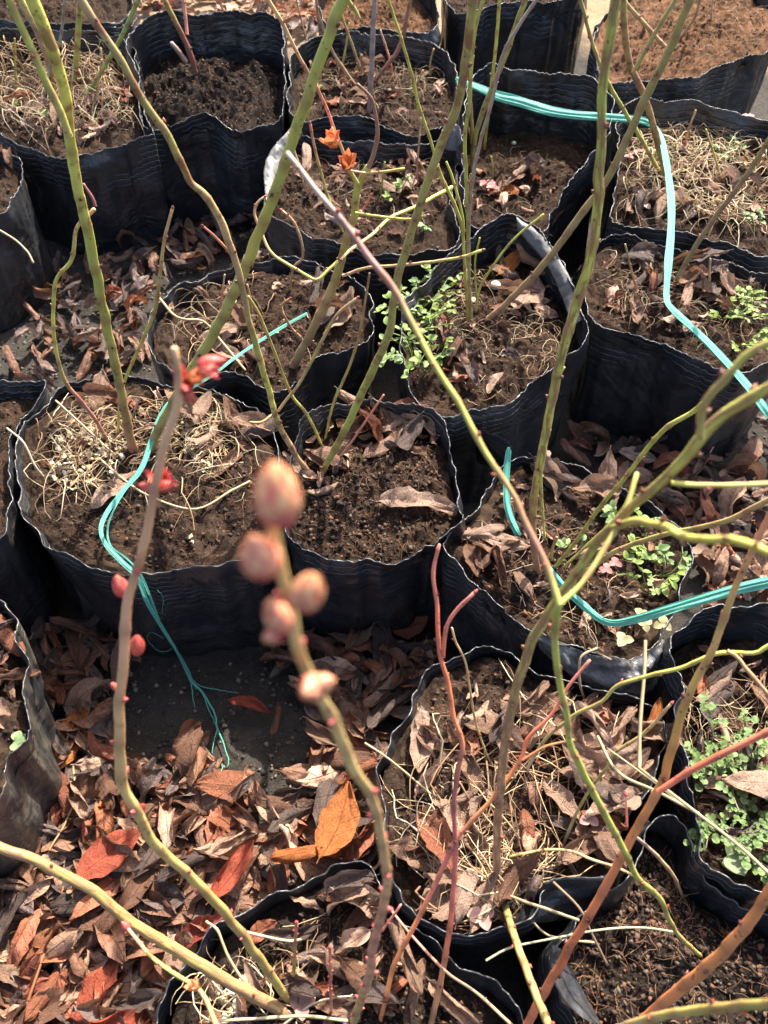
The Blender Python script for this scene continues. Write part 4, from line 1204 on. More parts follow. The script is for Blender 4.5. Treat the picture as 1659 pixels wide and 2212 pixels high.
on_twig(u2, 366, 1050, 0.34, TIGHT, 'closed_bud', 0.0075, (1, -0.2, 0.3), 1)
on_twig(u2, 402, 826, 0.315, OPEN_CRIMSON, 'open_bud', 0.012, (0.7, -0.1, 0.8), 1, 1.0)
on_twig(u2, 462, 784, 0.315, TIGHT, 'closed_bud', 0.0108, (1, 0.1, 0.28), 3, 0.95)
on_twig(u2, 455, 800, 0.31, OPEN_CRIMSON, 'open_bud', 0.0085, (1, -0.2, 0.05), 3, 0.9)
on_twig(u2, 398, 842, 0.31, TIGHT, 'closed_bud', 0.006, (0.3, -0.5, 0.4), 3, 0.95)
on_twig(u2, 425, 812, 0.315, OPEN_ORANGE, 'open_bud', 0.011, (1, -0.1, 0.75), 4, 0.9)
on_twig(u2, 408, 856, 0.315, TIGHT, 'closed_bud', 0.0075, (0.5, -0.3, -0.6), 2)
u3 = cane(pl, [(762, 2210, 22), (800, 2100, 24), (803, 2055, 24), (825, 1970, 25), (836, 1900, 25), (822, 1800, 25), (802, 1720, 26), (764, 1662, 29), (722, 1560, 31), (690, 1500, 31), (660, 1440, 31), (640, 1390, 31),
               (625, 1300, 31), (605, 1220, 31), (592, 1150, 30), (595, 1100, 30)],
          [(0.37, 0.27, 0.09), (0.38, 0.25, 0.10), (0.42, 0.23, 0.12), (0.45, 0.20, 0.13), (0.45, 0.26, 0.125), (0.43, 0.31, 0.125), (0.42, 0.31, 0.12)], z, t1=0.148, gap=0.035, node=NODE_PINK, nsize=1.0)
on_twig(u3, 597, 1058, 0.140, PLUMP[0], 'flower_bud', 0.0122, (0.02, 0.25, 1), 0.3, 0.84)
on_twig(u3, 557, 1195, 0.148, PLUMP[1], 'flower_bud', 0.0092, (-0.25, 0.1, 1), 1.0, 1.02)
on_twig(u3, 668, 1272, 0.157, PLUMP[0], 'flower_bud', 0.0088, (0.35, 0.2, 1), 2.0, 0.95)
on_twig(u3, 597, 1325, 0.166, PLUMP[1], 'flower_bud', 0.0094, (-0.2, 0.2, 1), 3.0, 0.78)
on_twig(u3, 587, 1374, 0.168, PLUMP[1], 'flower_bud', 0.0045, (-0.6, -0.2, -0.3), 3.0, 1)
on_twig(u3, 672, 1490, 0.185, PLUMP[1], 'flower_bud', 0.0072, (-0.3, -0.6, 0.6), 1.5, 1.2)
on_twig(u3, 702, 1475, 0.185, PLUMP[0], 'flower_bud', 0.0062, (0.9, 0, 0.6), 2.5, 1.0)
cane(pl, [(272, 2000, 9), (300, 2035, 9), (330, 2069, 10), (385, 2109, 11), (420, 2129, 12), (445, 2159, 13), (466, 2212, 14)], [PINK, LIME, YELLOW, OLIVE], t0=0.55, t1=0.50, name='twig', beyond=60, node=NODE_PINK, gap=0.02)
p4 = CANES[-1]
on_twig(p4, 270, 1998, 0.55, TIGHT, 'closed_bud', 0.008, (-0.5, 0.3, 0.8), 1, 1.2)
on_twig(p4, 418, 2126, 0.515, OPEN_ORANGE, 'open_bud', 0.010, (-0.4, 0.3, 0.6), 1, 1.1)
cane(pl, [(634, 2118, 9), (637, 2050, 9), (640, 1994, 8)], [LIME, OLIVE, PINK], z, name='twig', tip=NODE_PINK, gap=0.016)
cane(pl, [(716, 2192, 8), (714, 2120, 8), (713, 2048, 8)], [BUFF, PINK, PINK], z, name='twig', tip=NODE_PINK, gap=0.02)
cane(pl, [(826, 2010, 7), (848, 1980, 7), (866, 1954, 6)], [PINK, PINK], t0=0.60, t1=0.59, name='twig', node=NODE_PINK, gap=0.012)
cane(pl, [(839, 1959, 6), (880, 2010, 7), (924, 2059, 7), (969, 2104, 8), (1029, 2144, 8), (1095, 2205, 9)], [PINK, BROWN, TAN], t0=0.68, t1=0.62, name='twig', node=NODE_BROWN, beyond=60)

SLIM = 0.70
pl, z = plant('U', 930, 2250, 'red-barked bush at the bottom edge with slim orange and pink canes')
cane(pl, [(925, 2235, 18), (954, 2109, 18), (974, 1984, 17), (984, 1844, 16), (981, 1734, 15), (990, 1659, 15), (999, 1606, 15), (979, 1546, 15), (969, 1481, 15), (949, 1406, 14), (944, 1306, 13), (936, 1236, 12), (949, 1176, 10)],
     [TAN, (0.38, 0.17, 0.08), RED, (0.36, 0.10, 0.09), PURPLE, ORANGE, RED, PINK], z, t1=0.56, gap=0.03, node=NODE_DARK)
cane(pl, [(957, 1420, 12), (964, 1356, 12), (989, 1316, 12), (1024, 1281, 11)], [RED, PINK], t0=0.585, t1=0.56, name='twig', node=NODE_DARK, tip=NODE_PINK)
cane(pl, [(815, 2230, 14), (829, 2174, 15), (854, 2079, 15), (904, 1984, 15), (964, 1859, 15), (989, 1809, 15), (1064, 1724, 14), (1109, 1664, 14), (1129, 1631, 13), (1139, 1596, 12), (1189, 1546, 11), (1229, 1481, 10), (1274, 1426, 9)],
     [ORANGE, (0.47, 0.18, 0.06), ORANGE, (0.36, 0.10, 0.09), (0.47, 0.19, 0.06), RED, PINK], z, t1=0.58, gap=0.03, node=NODE_DARK)
cane(pl, [(1129, 1642, 8), (1180, 1612, 8), (1240, 1598, 7)], [ORANGE, YELLOW], t0=0.60, t1=0.58, name='twig', gap=0.02)
cane(pl, [(1100, 2280, 26), (1139, 2212, 26), (1200, 2100, 27), (1300, 1930, 27), (1370, 1800, 27), (1430, 1690, 27), (1445, 1640, 27), (1480, 1520, 25), (1540, 1400, 23), (1580, 1290, 22), (1620, 1200, 20), (1659, 1118, 19)],
     [RED, (0.43, 0.13, 0.05), (0.40, 0.12, 0.05), (0.38, 0.15, 0.05), (0.30, 0.19, 0.05), (0.30, 0.18, 0.06), RED], z, t1=0.48, beyond=140, gap=0.032, node=NODE_DARK)
cane(pl, [(1422, 1710, 20), (1500, 1660, 21), (1600, 1610, 21), (1659, 1580, 21)], [RED, RED, (0.40, 0.11, 0.06)], t0=0.56, t1=0.50, beyond=100, gap=0.03, node=NODE_DARK)
cane(pl, [(1354, 1785, 7), (1353, 1750, 7), (1352, 1720, 6)], [RED, PINK], t0=0.575, t1=0.57, name='twig', node=None, tip=NODE_PINK)

# fine thin twigs that stand about in the farther bags
SLIM = 1.0
tr = random.Random(64)
for key, spots in {'F': [(690, 190), (730, 170), (850, 180), (900, 210), (930, 160)], 'A': [(40, 210), (200, 230), (240, 200)], 'D': [(660, 420), (820, 430), (900, 400)],
                   'I': [(1035, 330), (1060, 400)], 'L': [(1480, 330), (1560, 400), (1400, 360)], 'K': [(1380, 640), (1520, 650)], 'N': [(470, 720), (540, 690), (700, 690)], 'M': [(1400, 90), (1540, 70)]}.items():
    for u, v in spots:
        h, du = tr.uniform(50, 150), tr.uniform(-40, 40)
        cane(PLANTS[key], [(u, v, 5), (u + du * 0.4 + tr.uniform(-6, 6), v - h * 0.4, 5), (u + du, v - h, 4)], [tr.choice([BROWN, OLIVE, TAN, PINK]), tr.choice([BUFF, TAN, GREEN])],
             BAGS[key].zs, k=tr.uniform(-0.2, 0.3), name='twig', gap=0.03, sides=6)

# ---------------------------------------------------------------- dead leaves
NX, NS = 17, 10
def leaf_verts(rnd, style):
    """unit leaf along +X (0..1), as seen lying down; style: flat, cupped, folded, rolled, twisted"""
    w = rnd.uniform(0.17, 0.265)
    blunt = rnd.uniform(0.55, 0.95)
    kap, kx, tw, rip, fold = {
        'flat': (rnd.uniform(-1.2, 1.2), rnd.uniform(-0.8, 0.8), rnd.uniform(-0.4, 0.4), 0.020, 0.12),
        'cupped': (rnd.choice([-1, 1]) * rnd.uniform(4.0, 7.5), rnd.uniform(-1.6, 1.6), rnd.uniform(-0.6, 0.6), 0.032, 0.15),
        'folded': (rnd.choice([-1, 1]) * rnd.uniform(1.0, 2.0), rnd.uniform(-1.4, 1.4), rnd.uniform(-0.6, 0.6), 0.03, 0.75),
        'rolled': (rnd.choice([-1, 1]) * rnd.uniform(8, 13), rnd.uniform(-1.2, 1.2), rnd.uniform(-0.9, 0.9), 0.025, 0.0),
        'twisted': (rnd.choice([-1, 1]) * rnd.uniform(4, 8.5), rnd.uniform(-3.2, 3.2), rnd.choice([-1, 1]) * rnd.uniform(1.4, 3.0), 0.05, 0.2)}[style]
    ph1, ph2, fr = rnd.uniform(0, 6), rnd.uniform(0, 6), rnd.uniform(7, 13)
    off = rnd.uniform(0, 90)
    V, UV = [], []
    skew = rnd.uniform(-0.05, 0.05)
    for i in range(NX):
        x = i / (NX - 1)
        hw = w * (math.sin(math.pi * min(1, x * 0.97 + 0.012)) ** blunt) * (1.12 - 0.30 * x) + 0.004
        for j in range(NS):
            s = j / (NS - 1) * 2 - 1
            edge = 1 + 0.20 * noise.noise((x * 11, s * 1.2, off))
            d = s * hw * edge
            a = kap * d
            y = math.sin(a) / kap if abs(kap) > 0.05 else d
            z = (1 - math.cos(a)) / kap if abs(kap) > 0.05 else 0
            z += fold * abs(d) * 0.8
            y *= (1 - 0.3 * min(1, fold))
            z += rip * abs(s) ** 1.5 * math.sin(fr * x + (ph1 if s > 0 else ph2)) + 0.058 * noise.noise((x * 4, s * 2, off + 7)) + 0.042 * noise.noise((x * 9, s * 4, off + 17)) * (0.4 + abs(s))
            t = tw * (x - 0.5)
            y, z = y * math.cos(t) - z * math.sin(t), y * math.sin(t) + z * math.cos(t)
            y += skew * math.sin(3 * x) * 1.5
            b = kx * (x - 0.5)
            X, Z = (math.sin(b) / kx, (1 - math.cos(b)) / kx) if abs(kx) > 0.05 else (x - 0.5, 0)
            V.append((X - z * math.sin(b), y, Z + z * math.cos(b)))
            UV.append((x, s))
    F = []
    for i in range(NX - 1):
        for j in range(NS - 1):
            a = i * NS + j
            F.append((a, a + NS, a + NS + 1, a + 1))
    # stalk
    c = NS // 2
    p = (np.array(V[c - 1]) + np.array(V[c])) / 2
    b0 = len(V)
    q = p + np.array([-0.09, rnd.uniform(-0.02, 0.02), rnd.uniform(-0.01, 0.03)])
    for e in (p, q):
        for dy, dz in ((0.008, 0), (-0.005, 0.007), (-0.005, -0.007)):
            V.append((e[0], e[1] + dy, e[2] + dz)); UV.append((0.0, 0.0))
    for s in range(3):
        F.append((b0 + s, b0 + (s + 1) % 3, b0 + 3 + (s + 1) % 3, b0 + 3 + s))
    return np.array(V), F, UV
STYLES = ['flat', 'cupped', 'folded', 'rolled', 'twisted']
lrnd = random.Random(42)
LEAF = {s: [leaf_verts(lrnd, s) for _ in range(7)] for s in STYLES}
LEAFMESH = {}
def leaf_mesh(style, i, mat):
    key = (style, i, mat)
    if key not in LEAFMESH:
        V, F, UV = LEAF[style][i]
        LEAFMESH[key] = make_mesh('dead_leaf', V, F, M[mat], uvs=UV)
    return LEAFMESH[key]
def leaf_matrix(rnd, x, y, z, size, yaw, tilt, V):
    m = Matrix.Rotation(yaw, 4, 'Z') @ Matrix.Rotation(rnd.uniform(-tilt, tilt), 4, 'Y') @ Matrix.Rotation(rnd.uniform(-tilt, tilt), 4, 'X') @ Matrix.Diagonal((size, size, size, 1))
    A = np.array(m)[:3, :3]
    zmin = (V @ A.T)[:, 2].min()
    return Matrix.Translation((x, y, z - zmin)) @ m
WORD = {'pale_leaf': 'pale', 'tan': 'tan', 'brown': 'brown', 'grey': 'grey-brown', 'russet': 'russet', 'orange': 'orange', 'red': 'red'}
SWORD = {'flat': 'flattish', 'cupped': 'cupped', 'folded': 'creased', 'rolled': 'tightly rolled', 'twisted': 'twisted'}
used = {}
def dead_leaf(rnd, x, y, z, size, style, mat, place, yaw=None, tilt=0.35, label=None, idx=None):
    i = rnd.randrange(7) if idx is None else idx
    V = LEAF[style][i][0]
    m = leaf_matrix(rnd, x, y, z, size, rnd.uniform(0, 6.28) if yaw is None else yaw, tilt, V)
    o = inst('dead_leaf', leaf_mesh(style, i, mat), m)
    sz = 'small' if size < 0.05 else ('large' if size > 0.068 else 'mid-sized')
    lab = label or ' '.join(f'{sz} {WORD[mat]} {SWORD[style]} leaf {place}'.split()[:16])
    if label is None:
        tag(o, lab, 'leaf', 'dead leaves ' + place)
    else:
        tag(o, lab, 'leaf', 'fallen leaves')
    return o
def pick(rnd, w):
    return rnd.choices(list(w), list(w.values()))[0]
PAL = {'pale_leaf': 34, 'tan': 30, 'brown': 20, 'grey': 10, 'russet': 6}
PALG = {'pale_leaf': 6, 'tan': 20, 'brown': 38, 'grey': 30, 'russet': 9, 'orange': 0.12, 'red': 0.25}
STY = {'flat': 5, 'cupped': 26, 'folded': 14, 'rolled': 27, 'twisted': 36}
def sample(rnd, poly, avoid=()):
    us, vs = [p[0] for p in poly], [p[1] for p in poly]
    for _ in range(400):
        u, v = rnd.uniform(min(us), max(us)), rnd.uniform(min(vs), max(vs))
        if inside(poly, u, v) and not any(((u - a) * math.cos(r) + (v - b) * math.sin(r)) ** 2 / c ** 2 + (-(u - a) * math.sin(r) + (v - b) * math.cos(r)) ** 2 / d ** 2 < 1 for a, b, c, d, r in avoid):
            return u, v
    return None
BASES = [b.base for b in BAGS.values()]
def in_bag(x, y, pad=None):
    return any(inside(b, x, y) for b in BASES)

# leaves inside the bags
INB = [
    ('P', [(770, 880), (905, 890), (925, 960), (900, 1000), (820, 990), (760, 950)], 14, 'heaped at the back of the bag behind the blurred buds', (0.05, 0.075)),
    ('P', [(640, 1020), (720, 960), (760, 980), (700, 1090), (640, 1080)], 5, 'at the foot of the two diverging canes', (0.035, 0.06)),
    ('R', [(880, 1560), (1000, 1490), (1100, 1480), (1180, 1480), (1100, 1640), (1000, 1700), (900, 1640)], 8, 'under the back rim of the straw-filled leafy bag', (0.045, 0.07)),
    ('R', [(1150, 1500), (1400, 1520), (1420, 1600), (1380, 1710), (1250, 1680), (1150, 1600)], 17, 'packed on the side of the leafy bag beneath the shiny lip', (0.04, 0.068)),
    ('R', [(870, 1760), (1040, 1700), (1060, 1880), (1150, 1930), (1050, 2000), (940, 1990), (880, 1900)], 15, 'around the foot of the peeling cane', (0.04, 0.068)),
    ('R', [(1120, 1680), (1340, 1720), (1300, 1860), (1150, 1880)], 8, 'on open soil beside the peeling cane', (0.04, 0.065)),
    ('J', [(930, 700), (1010, 740), (1080, 800), (1000, 850), (930, 820)], 8, 'in front of the chickweed and thin canes', (0.045, 0.07)),
    ('J', [(1090, 540), (1150, 560), (1180, 640), (1130, 690), (1080, 640)], 5, 'behind the olive leaning cane', (0.06, 0.085)),
    ('K', [(1330, 560), (1430, 560), (1430, 680), (1360, 690), (1310, 640)], 10, 'in the bag with tape on its rim, beside the slanting cane', (0.045, 0.065)),
    ('K', [(1450, 560), (1600, 600), (1570, 680), (1460, 690)], 9, 'in the bag with tape on its rim, near its weeds', (0.055, 0.08)),
    ('D', [(620, 350), (760, 345), (760, 420), (680, 450), (620, 420)], 6, 'on the dark soil behind the open buds', (0.045, 0.065)),
    ('D', [(800, 350), (920, 350), (900, 420), (820, 430)], 6, 'by the small seedlings behind the green canes', (0.05, 0.075)),
    ('L', [(1360, 400), (1600, 400), (1640, 500), (1450, 480), (1350, 460)], 10, 'among the matted straw', (0.045, 0.07)),
    ('L', [(1560, 320), (1680, 300), (1700, 400), (1600, 400)], 3, 'at the edge of the matted straw', (0.07, 0.09)),
    ('U', [(600, 2000), (780, 1900), (830, 1960), (700, 2010), (600, 2040)], 7, 'in the shade of the wavy bottom rim', (0.04, 0.06)),
    ('U', [(460, 2150), (620, 2060), (760, 2060), (820, 2150), (700, 2260), (500, 2260)], 13, 'round the yellow canes at the bottom', (0.035, 0.058)),
    ('U', [(860, 2060), (1000, 2150), (1050, 2230), (900, 2230)], 3, 'beside the red canes at the bottom', (0.05, 0.07)),
    ('O', [(170, 850), (330, 860), (340, 930), (220, 930)], 6, 'under the back rim of the bag with hanging string', (0.055, 0.08)),
    ('O', [(380, 890), (560, 900), (560, 1000), (440, 1010), (380, 960)], 8, 'beside the cream withered flowers', (0.045, 0.075)),
    ('A', [(40, 230), (280, 210), (300, 270), (200, 310), (60, 290)], 9, 'in the straw-filled back bag', (0.045, 0.07)),
    ('F', [(660, 120), (960, 130), (950, 240), (700, 230)], 6, 'round the grey dead stake', (0.04, 0.06)),
    ('I', [(1060, 380), (1200, 370), (1160, 450), (1060, 450)], 5, 'on the sunlit half of the shaded bag', (0.05, 0.07)),
    ('Q', [(975, 1170), (1080, 1140), (1120, 1230), (1040, 1250)], 6, 'on the side of the bag where the tape dips', (0.045, 0.065)),
    ('Q', [(1180, 1030), (1320, 1050), (1330, 1110), (1220, 1120)], 7, 'behind the green canes of the bag with tape', (0.05, 0.075)),
    ('S', [(1480, 1440), (1640, 1420), (1660, 1560), (1560, 1600)], 4, 'beside the lobed weeds', (0.04, 0.06)),
    ('S', [(1580, 1640), (1700, 1620), (1700, 1760), (1600, 1740)], 4, 'beneath the lobed weeds', (0.075, 0.095)),
    ('V', [(-60, 1380), (30, 1370), (30, 1580), (-60, 1600)], 6, 'in the mud-streaked bag', (0.05, 0.07)),
    ('C', [(-80, 360), (30, 360), (20, 420), (-60, 430)], 3, 'in the ridged bag at the edge', (0.04, 0.06)),
    ('N', [(400, 640), (560, 620), (620, 700), (540, 780), (400, 760)], 8, 'in the wavy-rimmed bag beside the string end', (0.045, 0.07)),
    ('N', [(640, 610), (770, 620), (770, 690), (680, 720)], 4, 'behind the brown knobbly cane', (0.06, 0.085)),
]
for bi, (key, poly, n, place, (s0, s1)) in enumerate(INB):
    rnd = random.Random(100 + bi)
    b = BAGS[key]
    for i in range(n):
        uv = sample(rnd, poly)
        if uv is None:
            continue
        p = at_z(uv[0], uv[1], b.zs + 0.006)
        zz = b.soil_h(p.x, p.y) + 0.0005 + 0.004 * (i / n)
        dead_leaf(rnd, p.x, p.y, zz, rnd.uniform(s0, s1), pick(rnd, STY), pick(rnd, PAL), place, tilt=0.4)

# large leaves that stand out
lr = random.Random(5)
def star(u, v, z, px, yaw, style, mat, label, idx, tilt=0.12, zz=None):
    p = at_z(u, v, z)
    dead_leaf(lr, p.x, p.y, z if zz is None else zz, px * t_at_z(u, v, z) / FPX, style, mat, '', yaw, tilt, label, idx)
star(722, 1775, .052, 178, 1.25, 'flat', 'orange', 'broad bright orange leaf standing against the wavy rim of the bottom bag', 1, 0.10)
star(500, 1885, .052, 160, 1.05, 'cupped', 'red', 'glossy red cupped leaf in the middle of the litter', 2, 0.2)
star(238, 1850, .052, 150, 0.75, 'flat', 'red', 'red leaf with a torn grey edge beside the budded twig', 3, 0.15)
star(640, 1848, .052, 120, 0.15, 'cupped', 'orange', 'orange leaf curled beside a rolled brown one above the wavy rim', 4, 0.2)
star(540, 1532, .012, 95, -0.25, 'folded', 'red', 'red-edged folded leaf lying alone on the bare patch', 5, 0.2)
star(597, 1560, .012, 85, 1.5, 'rolled', 'brown', 'narrow brown leaf pointing down beside the bare patch', 1, 0.2)
star(397, 1600, .012, 100, 1.4, 'flat', 'russet', 'oval russet leaf lying flat on the bare patch below the string', 0, 0.2)
star(155, 1600, .02, 150, 1.35, 'flat', 'orange', 'long orange leaf upright by the mud-streaked bag', 6, 0.2)
star(440, 2010, .03, 130, 0.4, 'cupped', 'red', 'red curled leaf tucked behind the wavy rim', 3, 0.3)
star(1100, 575, BAGS['J'].zs + .012, 92, 0.9, 'flat', 'orange', 'rusty orange leaf leaning on the back rim of the chickweed bag', 2, 0.3)
star(1135, 640, BAGS['J'].zs + .006, 140, 1.1, 'flat', 'pale_leaf', 'broad pale brown leaf in the chickweed bag behind the leaning cane', 4, 0.15)
star(900, 1105, BAGS['P'].zs + .006, 175, -0.12, 'folded', 'pale_leaf', 'long crumpled pale leaf alone on open soil behind the blurred buds', 2, 0.1)
star(255, 1060, BAGS['O'].zs + .008, 140, 0.9, 'flat', 'pale_leaf', 'large flat leaf under the teal string in the round bag', 5, 0.12)
star(1138, 1815, BAGS['R'].zs + .006, 125, 1.6, 'cupped', 'russet', 'upright russet leaf just beside the peeling cane', 4, 0.15)
star(1404, 1560, BAGS['R'].zs + .01, 100, 1.1, 'rolled', 'orange', 'rolled orange leaf standing by the rim under the shiny lip', 2, 0.5)
star(1130, 1265, BAGS['Q'].zs + .006, 90, 1.9, 'cupped', 'tan', 'pointed tan leaf on bare soil in front of the tape', 1, 0.2)
star(1085, 415, BAGS['I'].zs + .006, 75, -0.4, 'flat', 'orange', 'pinkish orange leaf beside the red clover in the shaded bag', 3, 0.2)
star(1650, 1640, BAGS['S'].zs + .01, 150, 0.8, 'flat', 'pale_leaf', 'big pale leaf behind the red cane at the right edge', 5, 0.15)

# leaves on the ground: the biggest singly, the rest as litter
GAP = [(140, 1330), (330, 1430), (560, 1410), (640, 1385), (900, 1345), (930, 1400), (900, 1500), (850, 1600), (825, 1850), (700, 1870), (560, 1950), (400, 2100), (350, 2212), (340, 2300), (-60, 2300),
       (-60, 1860), (60, 1800), (125, 1650), (125, 1560), (60, 1380)]
BARE = [(440, 1490, 190, 100, 0.1), (560, 1600, 140, 115, 0.4), (340, 1570, 90, 70, 0)]
ANCH = [(230, 1420, 'under the bag with hanging string'), (520, 1430, 'where the string end touches the ground'), (700, 1430, 'at the foot of the middle bag'),
        (870, 1450, 'in the corner by the leafy bag'), (790, 1600, 'along the outside of the leafy bag'), (170, 1560, 'beside the mud-streaked bag'),
        (150, 1720, 'below the mud-streaked bag'), (360, 1720, 'below the bare patch'), (560, 1750, 'between the two budded twigs'), (720, 1700, 'round the broad orange leaf'),
        (330, 1880, 'beside the red leaves'), (560, 1900, 'above the wavy rim'), (60, 1930, 'around the thick yellow cane'), (250, 2060, 'under the thick yellow cane'),
        (80, 2130, 'in the lowest corner of the litter'), (330, 2150, 'outside the wavy bottom rim')]
rnd = random.Random(77)
placed = 0
tries = 0
pts = []
while placed < 92 and tries < 4000:
    tries += 1
    uv = sample(rnd, GAP, BARE)
    u, v = uv
    if u < -20 or v > 2230:
        continue
    p = at_z(u, v, 0.02)
    if in_bag(p.x, p.y):
        continue
    if any((p.x - q[0]) ** 2 + (p.y - q[1]) ** 2 < 0.019 ** 2 for q in pts):
        continue
    pts.append((p.x, p.y))
    place = min(ANCH, key=lambda a: (a[0] - u) ** 2 + (a[1] - v) ** 2)[2]
    dead_leaf(rnd, p.x, p.y, 0.012 + rnd.uniform(0, 0.014), rnd.uniform(0.054, 0.084), pick(rnd, STY), pick(rnd, PALG), place, tilt=0.5)
    placed += 1

def litter(name, label, poly, n, zr, size, avoid=(), seed=1, pal=PALG, tilt=0.6, ztop=0.02):
    rnd = random.Random(seed)
    groups = {}
    c = 0
    tries = 0
    while c < n and tries < n * 6:
        tries += 1
        uv = sample(rnd, poly, avoid)
        if uv is None:
            continue
        p = at_z(uv[0], uv[1], ztop * 0.5)
        if in_bag(p.x, p.y):
            continue
        st, mt, i = pick(rnd, STY), pick(rnd, pal), rnd.randrange(7)
        V, F, UV = LEAF[st][i]
        m = np.array(leaf_matrix(rnd, p.x, p.y, rnd.uniform(*zr), rnd.uniform(*size), rnd.uniform(0, 6.28), tilt, V))
        W = V @ m[:3, :3].T + m[:3, 3]
        groups.setdefault(mt, Join()).add(W, F, None, UV)
        c += 1
    mats = list(groups)
    J = Join()
    idx = []
    for k, mt in enumerate(mats):
        gj = groups[mt]
        J.add(np.concatenate(gj.v), gj.f, None, np.concatenate(gj.u))
        idx += [k] * len(gj.f)
    o = J.build(name, None)
    for mt in mats:
        o.data.materials.append(M[mt])
    o.data.polygons.foreach_set('material_index', idx)
    o['kind'] = 'stuff'
    tag(o, label, 'leaf litter')
    return o
litter('leaf_litter', 'thick layer of broken brown leaves covering the open ground at lower left', GAP, 470, (0.0, 0.018), (0.042, 0.074), BARE, 11)
litter('leaf_litter', 'sparse shaded leaves on the ground between the back bags', [(60, 560), (330, 470), (560, 470), (600, 560), (330, 640), (330, 790), (100, 830), (0, 830), (60, 700)], 115, (0.0, 0.012), (0.04, 0.065), (), 12, {'brown': 40, 'grey': 60, 'russet': 4})  # darker leaf colours stand in for the shade of this gap
litter('leaf_litter', 'leaf scraps on the ground beneath the bag with tape on its rim', [(1230, 930), (1340, 960), (1600, 990), (1700, 900), (1700, 1310), (1560, 1300), (1500, 1200), (1380, 1080), (1230, 1000)], 110, (0.0, 0.012), (0.04, 0.07), (), 13)
litter('leaf_litter', 'leaves caught between the bags near the top', [(600, -60), (700, -80), (690, 70), (610, 90), (300, 30), (280, -90)], 170, (0.0, 0.02), (0.05, 0.08), (), 14)
litter('leaf_litter', 'stray leaves on the ground beyond the frame of bags', [(-500, 1850), (-60, 1850), (-60, 2500), (300, 2500), (300, 2700), (-500, 2700)], 160, (0.0, 0.012), (0.04, 0.07), (), 15)
def few(poly, n, place, seed, size=(0.045, 0.07), z=0.004, pal=PAL):
    rnd = random.Random(seed)
    for i in range(n):
        uv = sample(rnd, poly)
        p = at_z(uv[0], uv[1], z)
        if in_bag(p.x, p.y):
            continue
        dead_leaf(rnd, p.x, p.y, z + rnd.uniform(0.004, 0.016), rnd.uniform(*size), pick(rnd, STY), pick(rnd, pal), place, tilt=0.5)
few([(70, 640), (320, 560), (330, 780), (90, 810)], 10, 'in the shadowed gap behind the bag with hanging string', 31, pal={'brown': 45, 'grey': 50, 'tan': 5})  # shade of the gap put into the leaf colours
few([(330, 480), (560, 470), (580, 560), (340, 600)], 5, 'in the dark gap below the bare mound', 32, pal={'brown': 45, 'grey': 55})  # only dark leaf colours here, in place of shade
few([(1240, 960), (1400, 1000), (1560, 1010), (1640, 980), (1640, 1280), (1540, 1280), (1400, 1080)], 9, 'in the gap behind the bag where the tape dips', 33)
few([(935, 930), (1010, 930), (1010, 1060), (960, 1000)], 4, 'wedged between the middle bag and its neighbour', 34, (0.05, 0.065), 0.06)

def bag_litter(key, poly, n, label, seed, size=(0.012, 0.04), pal=PAL):
    rnd = random.Random(seed)
    b = BAGS[key]
    groups = {}
    for _ in range(int(n * 0.62)):
        uv = sample(rnd, poly)
        p = at_z(uv[0], uv[1], b.zs + 0.005)
        st, mt, i = pick(rnd, STY), pick(rnd, pal), rnd.randrange(7)
        V, F, UV = LEAF[st][i]
        m = np.array(leaf_matrix(rnd, p.x, p.y, b.soil_h(p.x, p.y) - 0.001, rnd.uniform(*size), rnd.uniform(0, 6.28), 0.6, V))
        groups.setdefault(mt, Join()).add(V @ m[:3, :3].T + m[:3, 3], F, None, UV)
    J = Join()
    idx = []
    for k, mt in enumerate(groups):
        gj = groups[mt]
        J.add(np.concatenate(gj.v), gj.f, None, np.concatenate(gj.u))
        idx += [k] * len(gj.f)
    o = J.build('leaf_scraps', None)
    for mt in groups:
        o.data.materials.append(M[mt])
    o.data.polygons.foreach_set('material_index', idx)
    o['kind'] = 'stuff'
    tag(o, label, 'leaf litter')
bag_litter('K', [(1300, 560), (1420, 550), (1640, 610), (1650, 720), (1500, 730), (1320, 690)], 75, 'leaf scraps covering the bag with tape on its rim', 1)
bag_litter('L', [(1360, 330), (1660, 320), (1660, 510), (1480, 480), (1360, 450)], 90, 'leaf scraps under the straw mat', 2)
bag_litter('D', [(610, 340), (960, 340), (960, 480), (860, 520), (680, 480)], 70, 'leaf scraps behind the open buds', 3)
bag_litter('J', [(890, 620), (1010, 600), (1190, 600), (1200, 720), (1080, 850), (940, 860)], 70, 'leaf scraps round the bundle of thin canes', 4)
bag_litter('F', [(650, 120), (960, 120), (970, 250), (690, 240)], 55, 'leaf scraps round the grey dead stake', 5)
bag_litter('A', [(-30, 200), (290, 180), (300, 270), (200, 310), (0, 280)], 60, 'leaf scraps beneath the tangled straw', 6)
bag_litter('R', [(880, 1560), (1080, 1470), (1400, 1530), (1380, 1720), (1300, 1870), (1050, 2000), (880, 1900)], 120, 'leaf scraps filling the leafy bag', 7)
bag_litter('U', [(430, 2110), (600, 1960), (780, 1890), (900, 2080), (900, 2230), (450, 2230)], 60, 'leaf scraps in the bottom bag', 8)
bag_litter('Q', [(985, 1180), (1110, 1020), (1300, 1050), (1450, 1180), (1400, 1370), (1200, 1350)], 60, 'leaf scraps where the tape dips', 9, (0.01, 0.03))
bag_litter('S', [(1480, 1420), (1660, 1400), (1680, 1880), (1560, 1860), (1500, 1650)], 60, 'leaf scraps among the lobed weeds', 10, (0.012, 0.035))
bag_litter('N', [(350, 660), (560, 600), (760, 620), (760, 700), (600, 800), (380, 780)], 55, 'leaf scraps in the wavy-rimmed bag', 11)
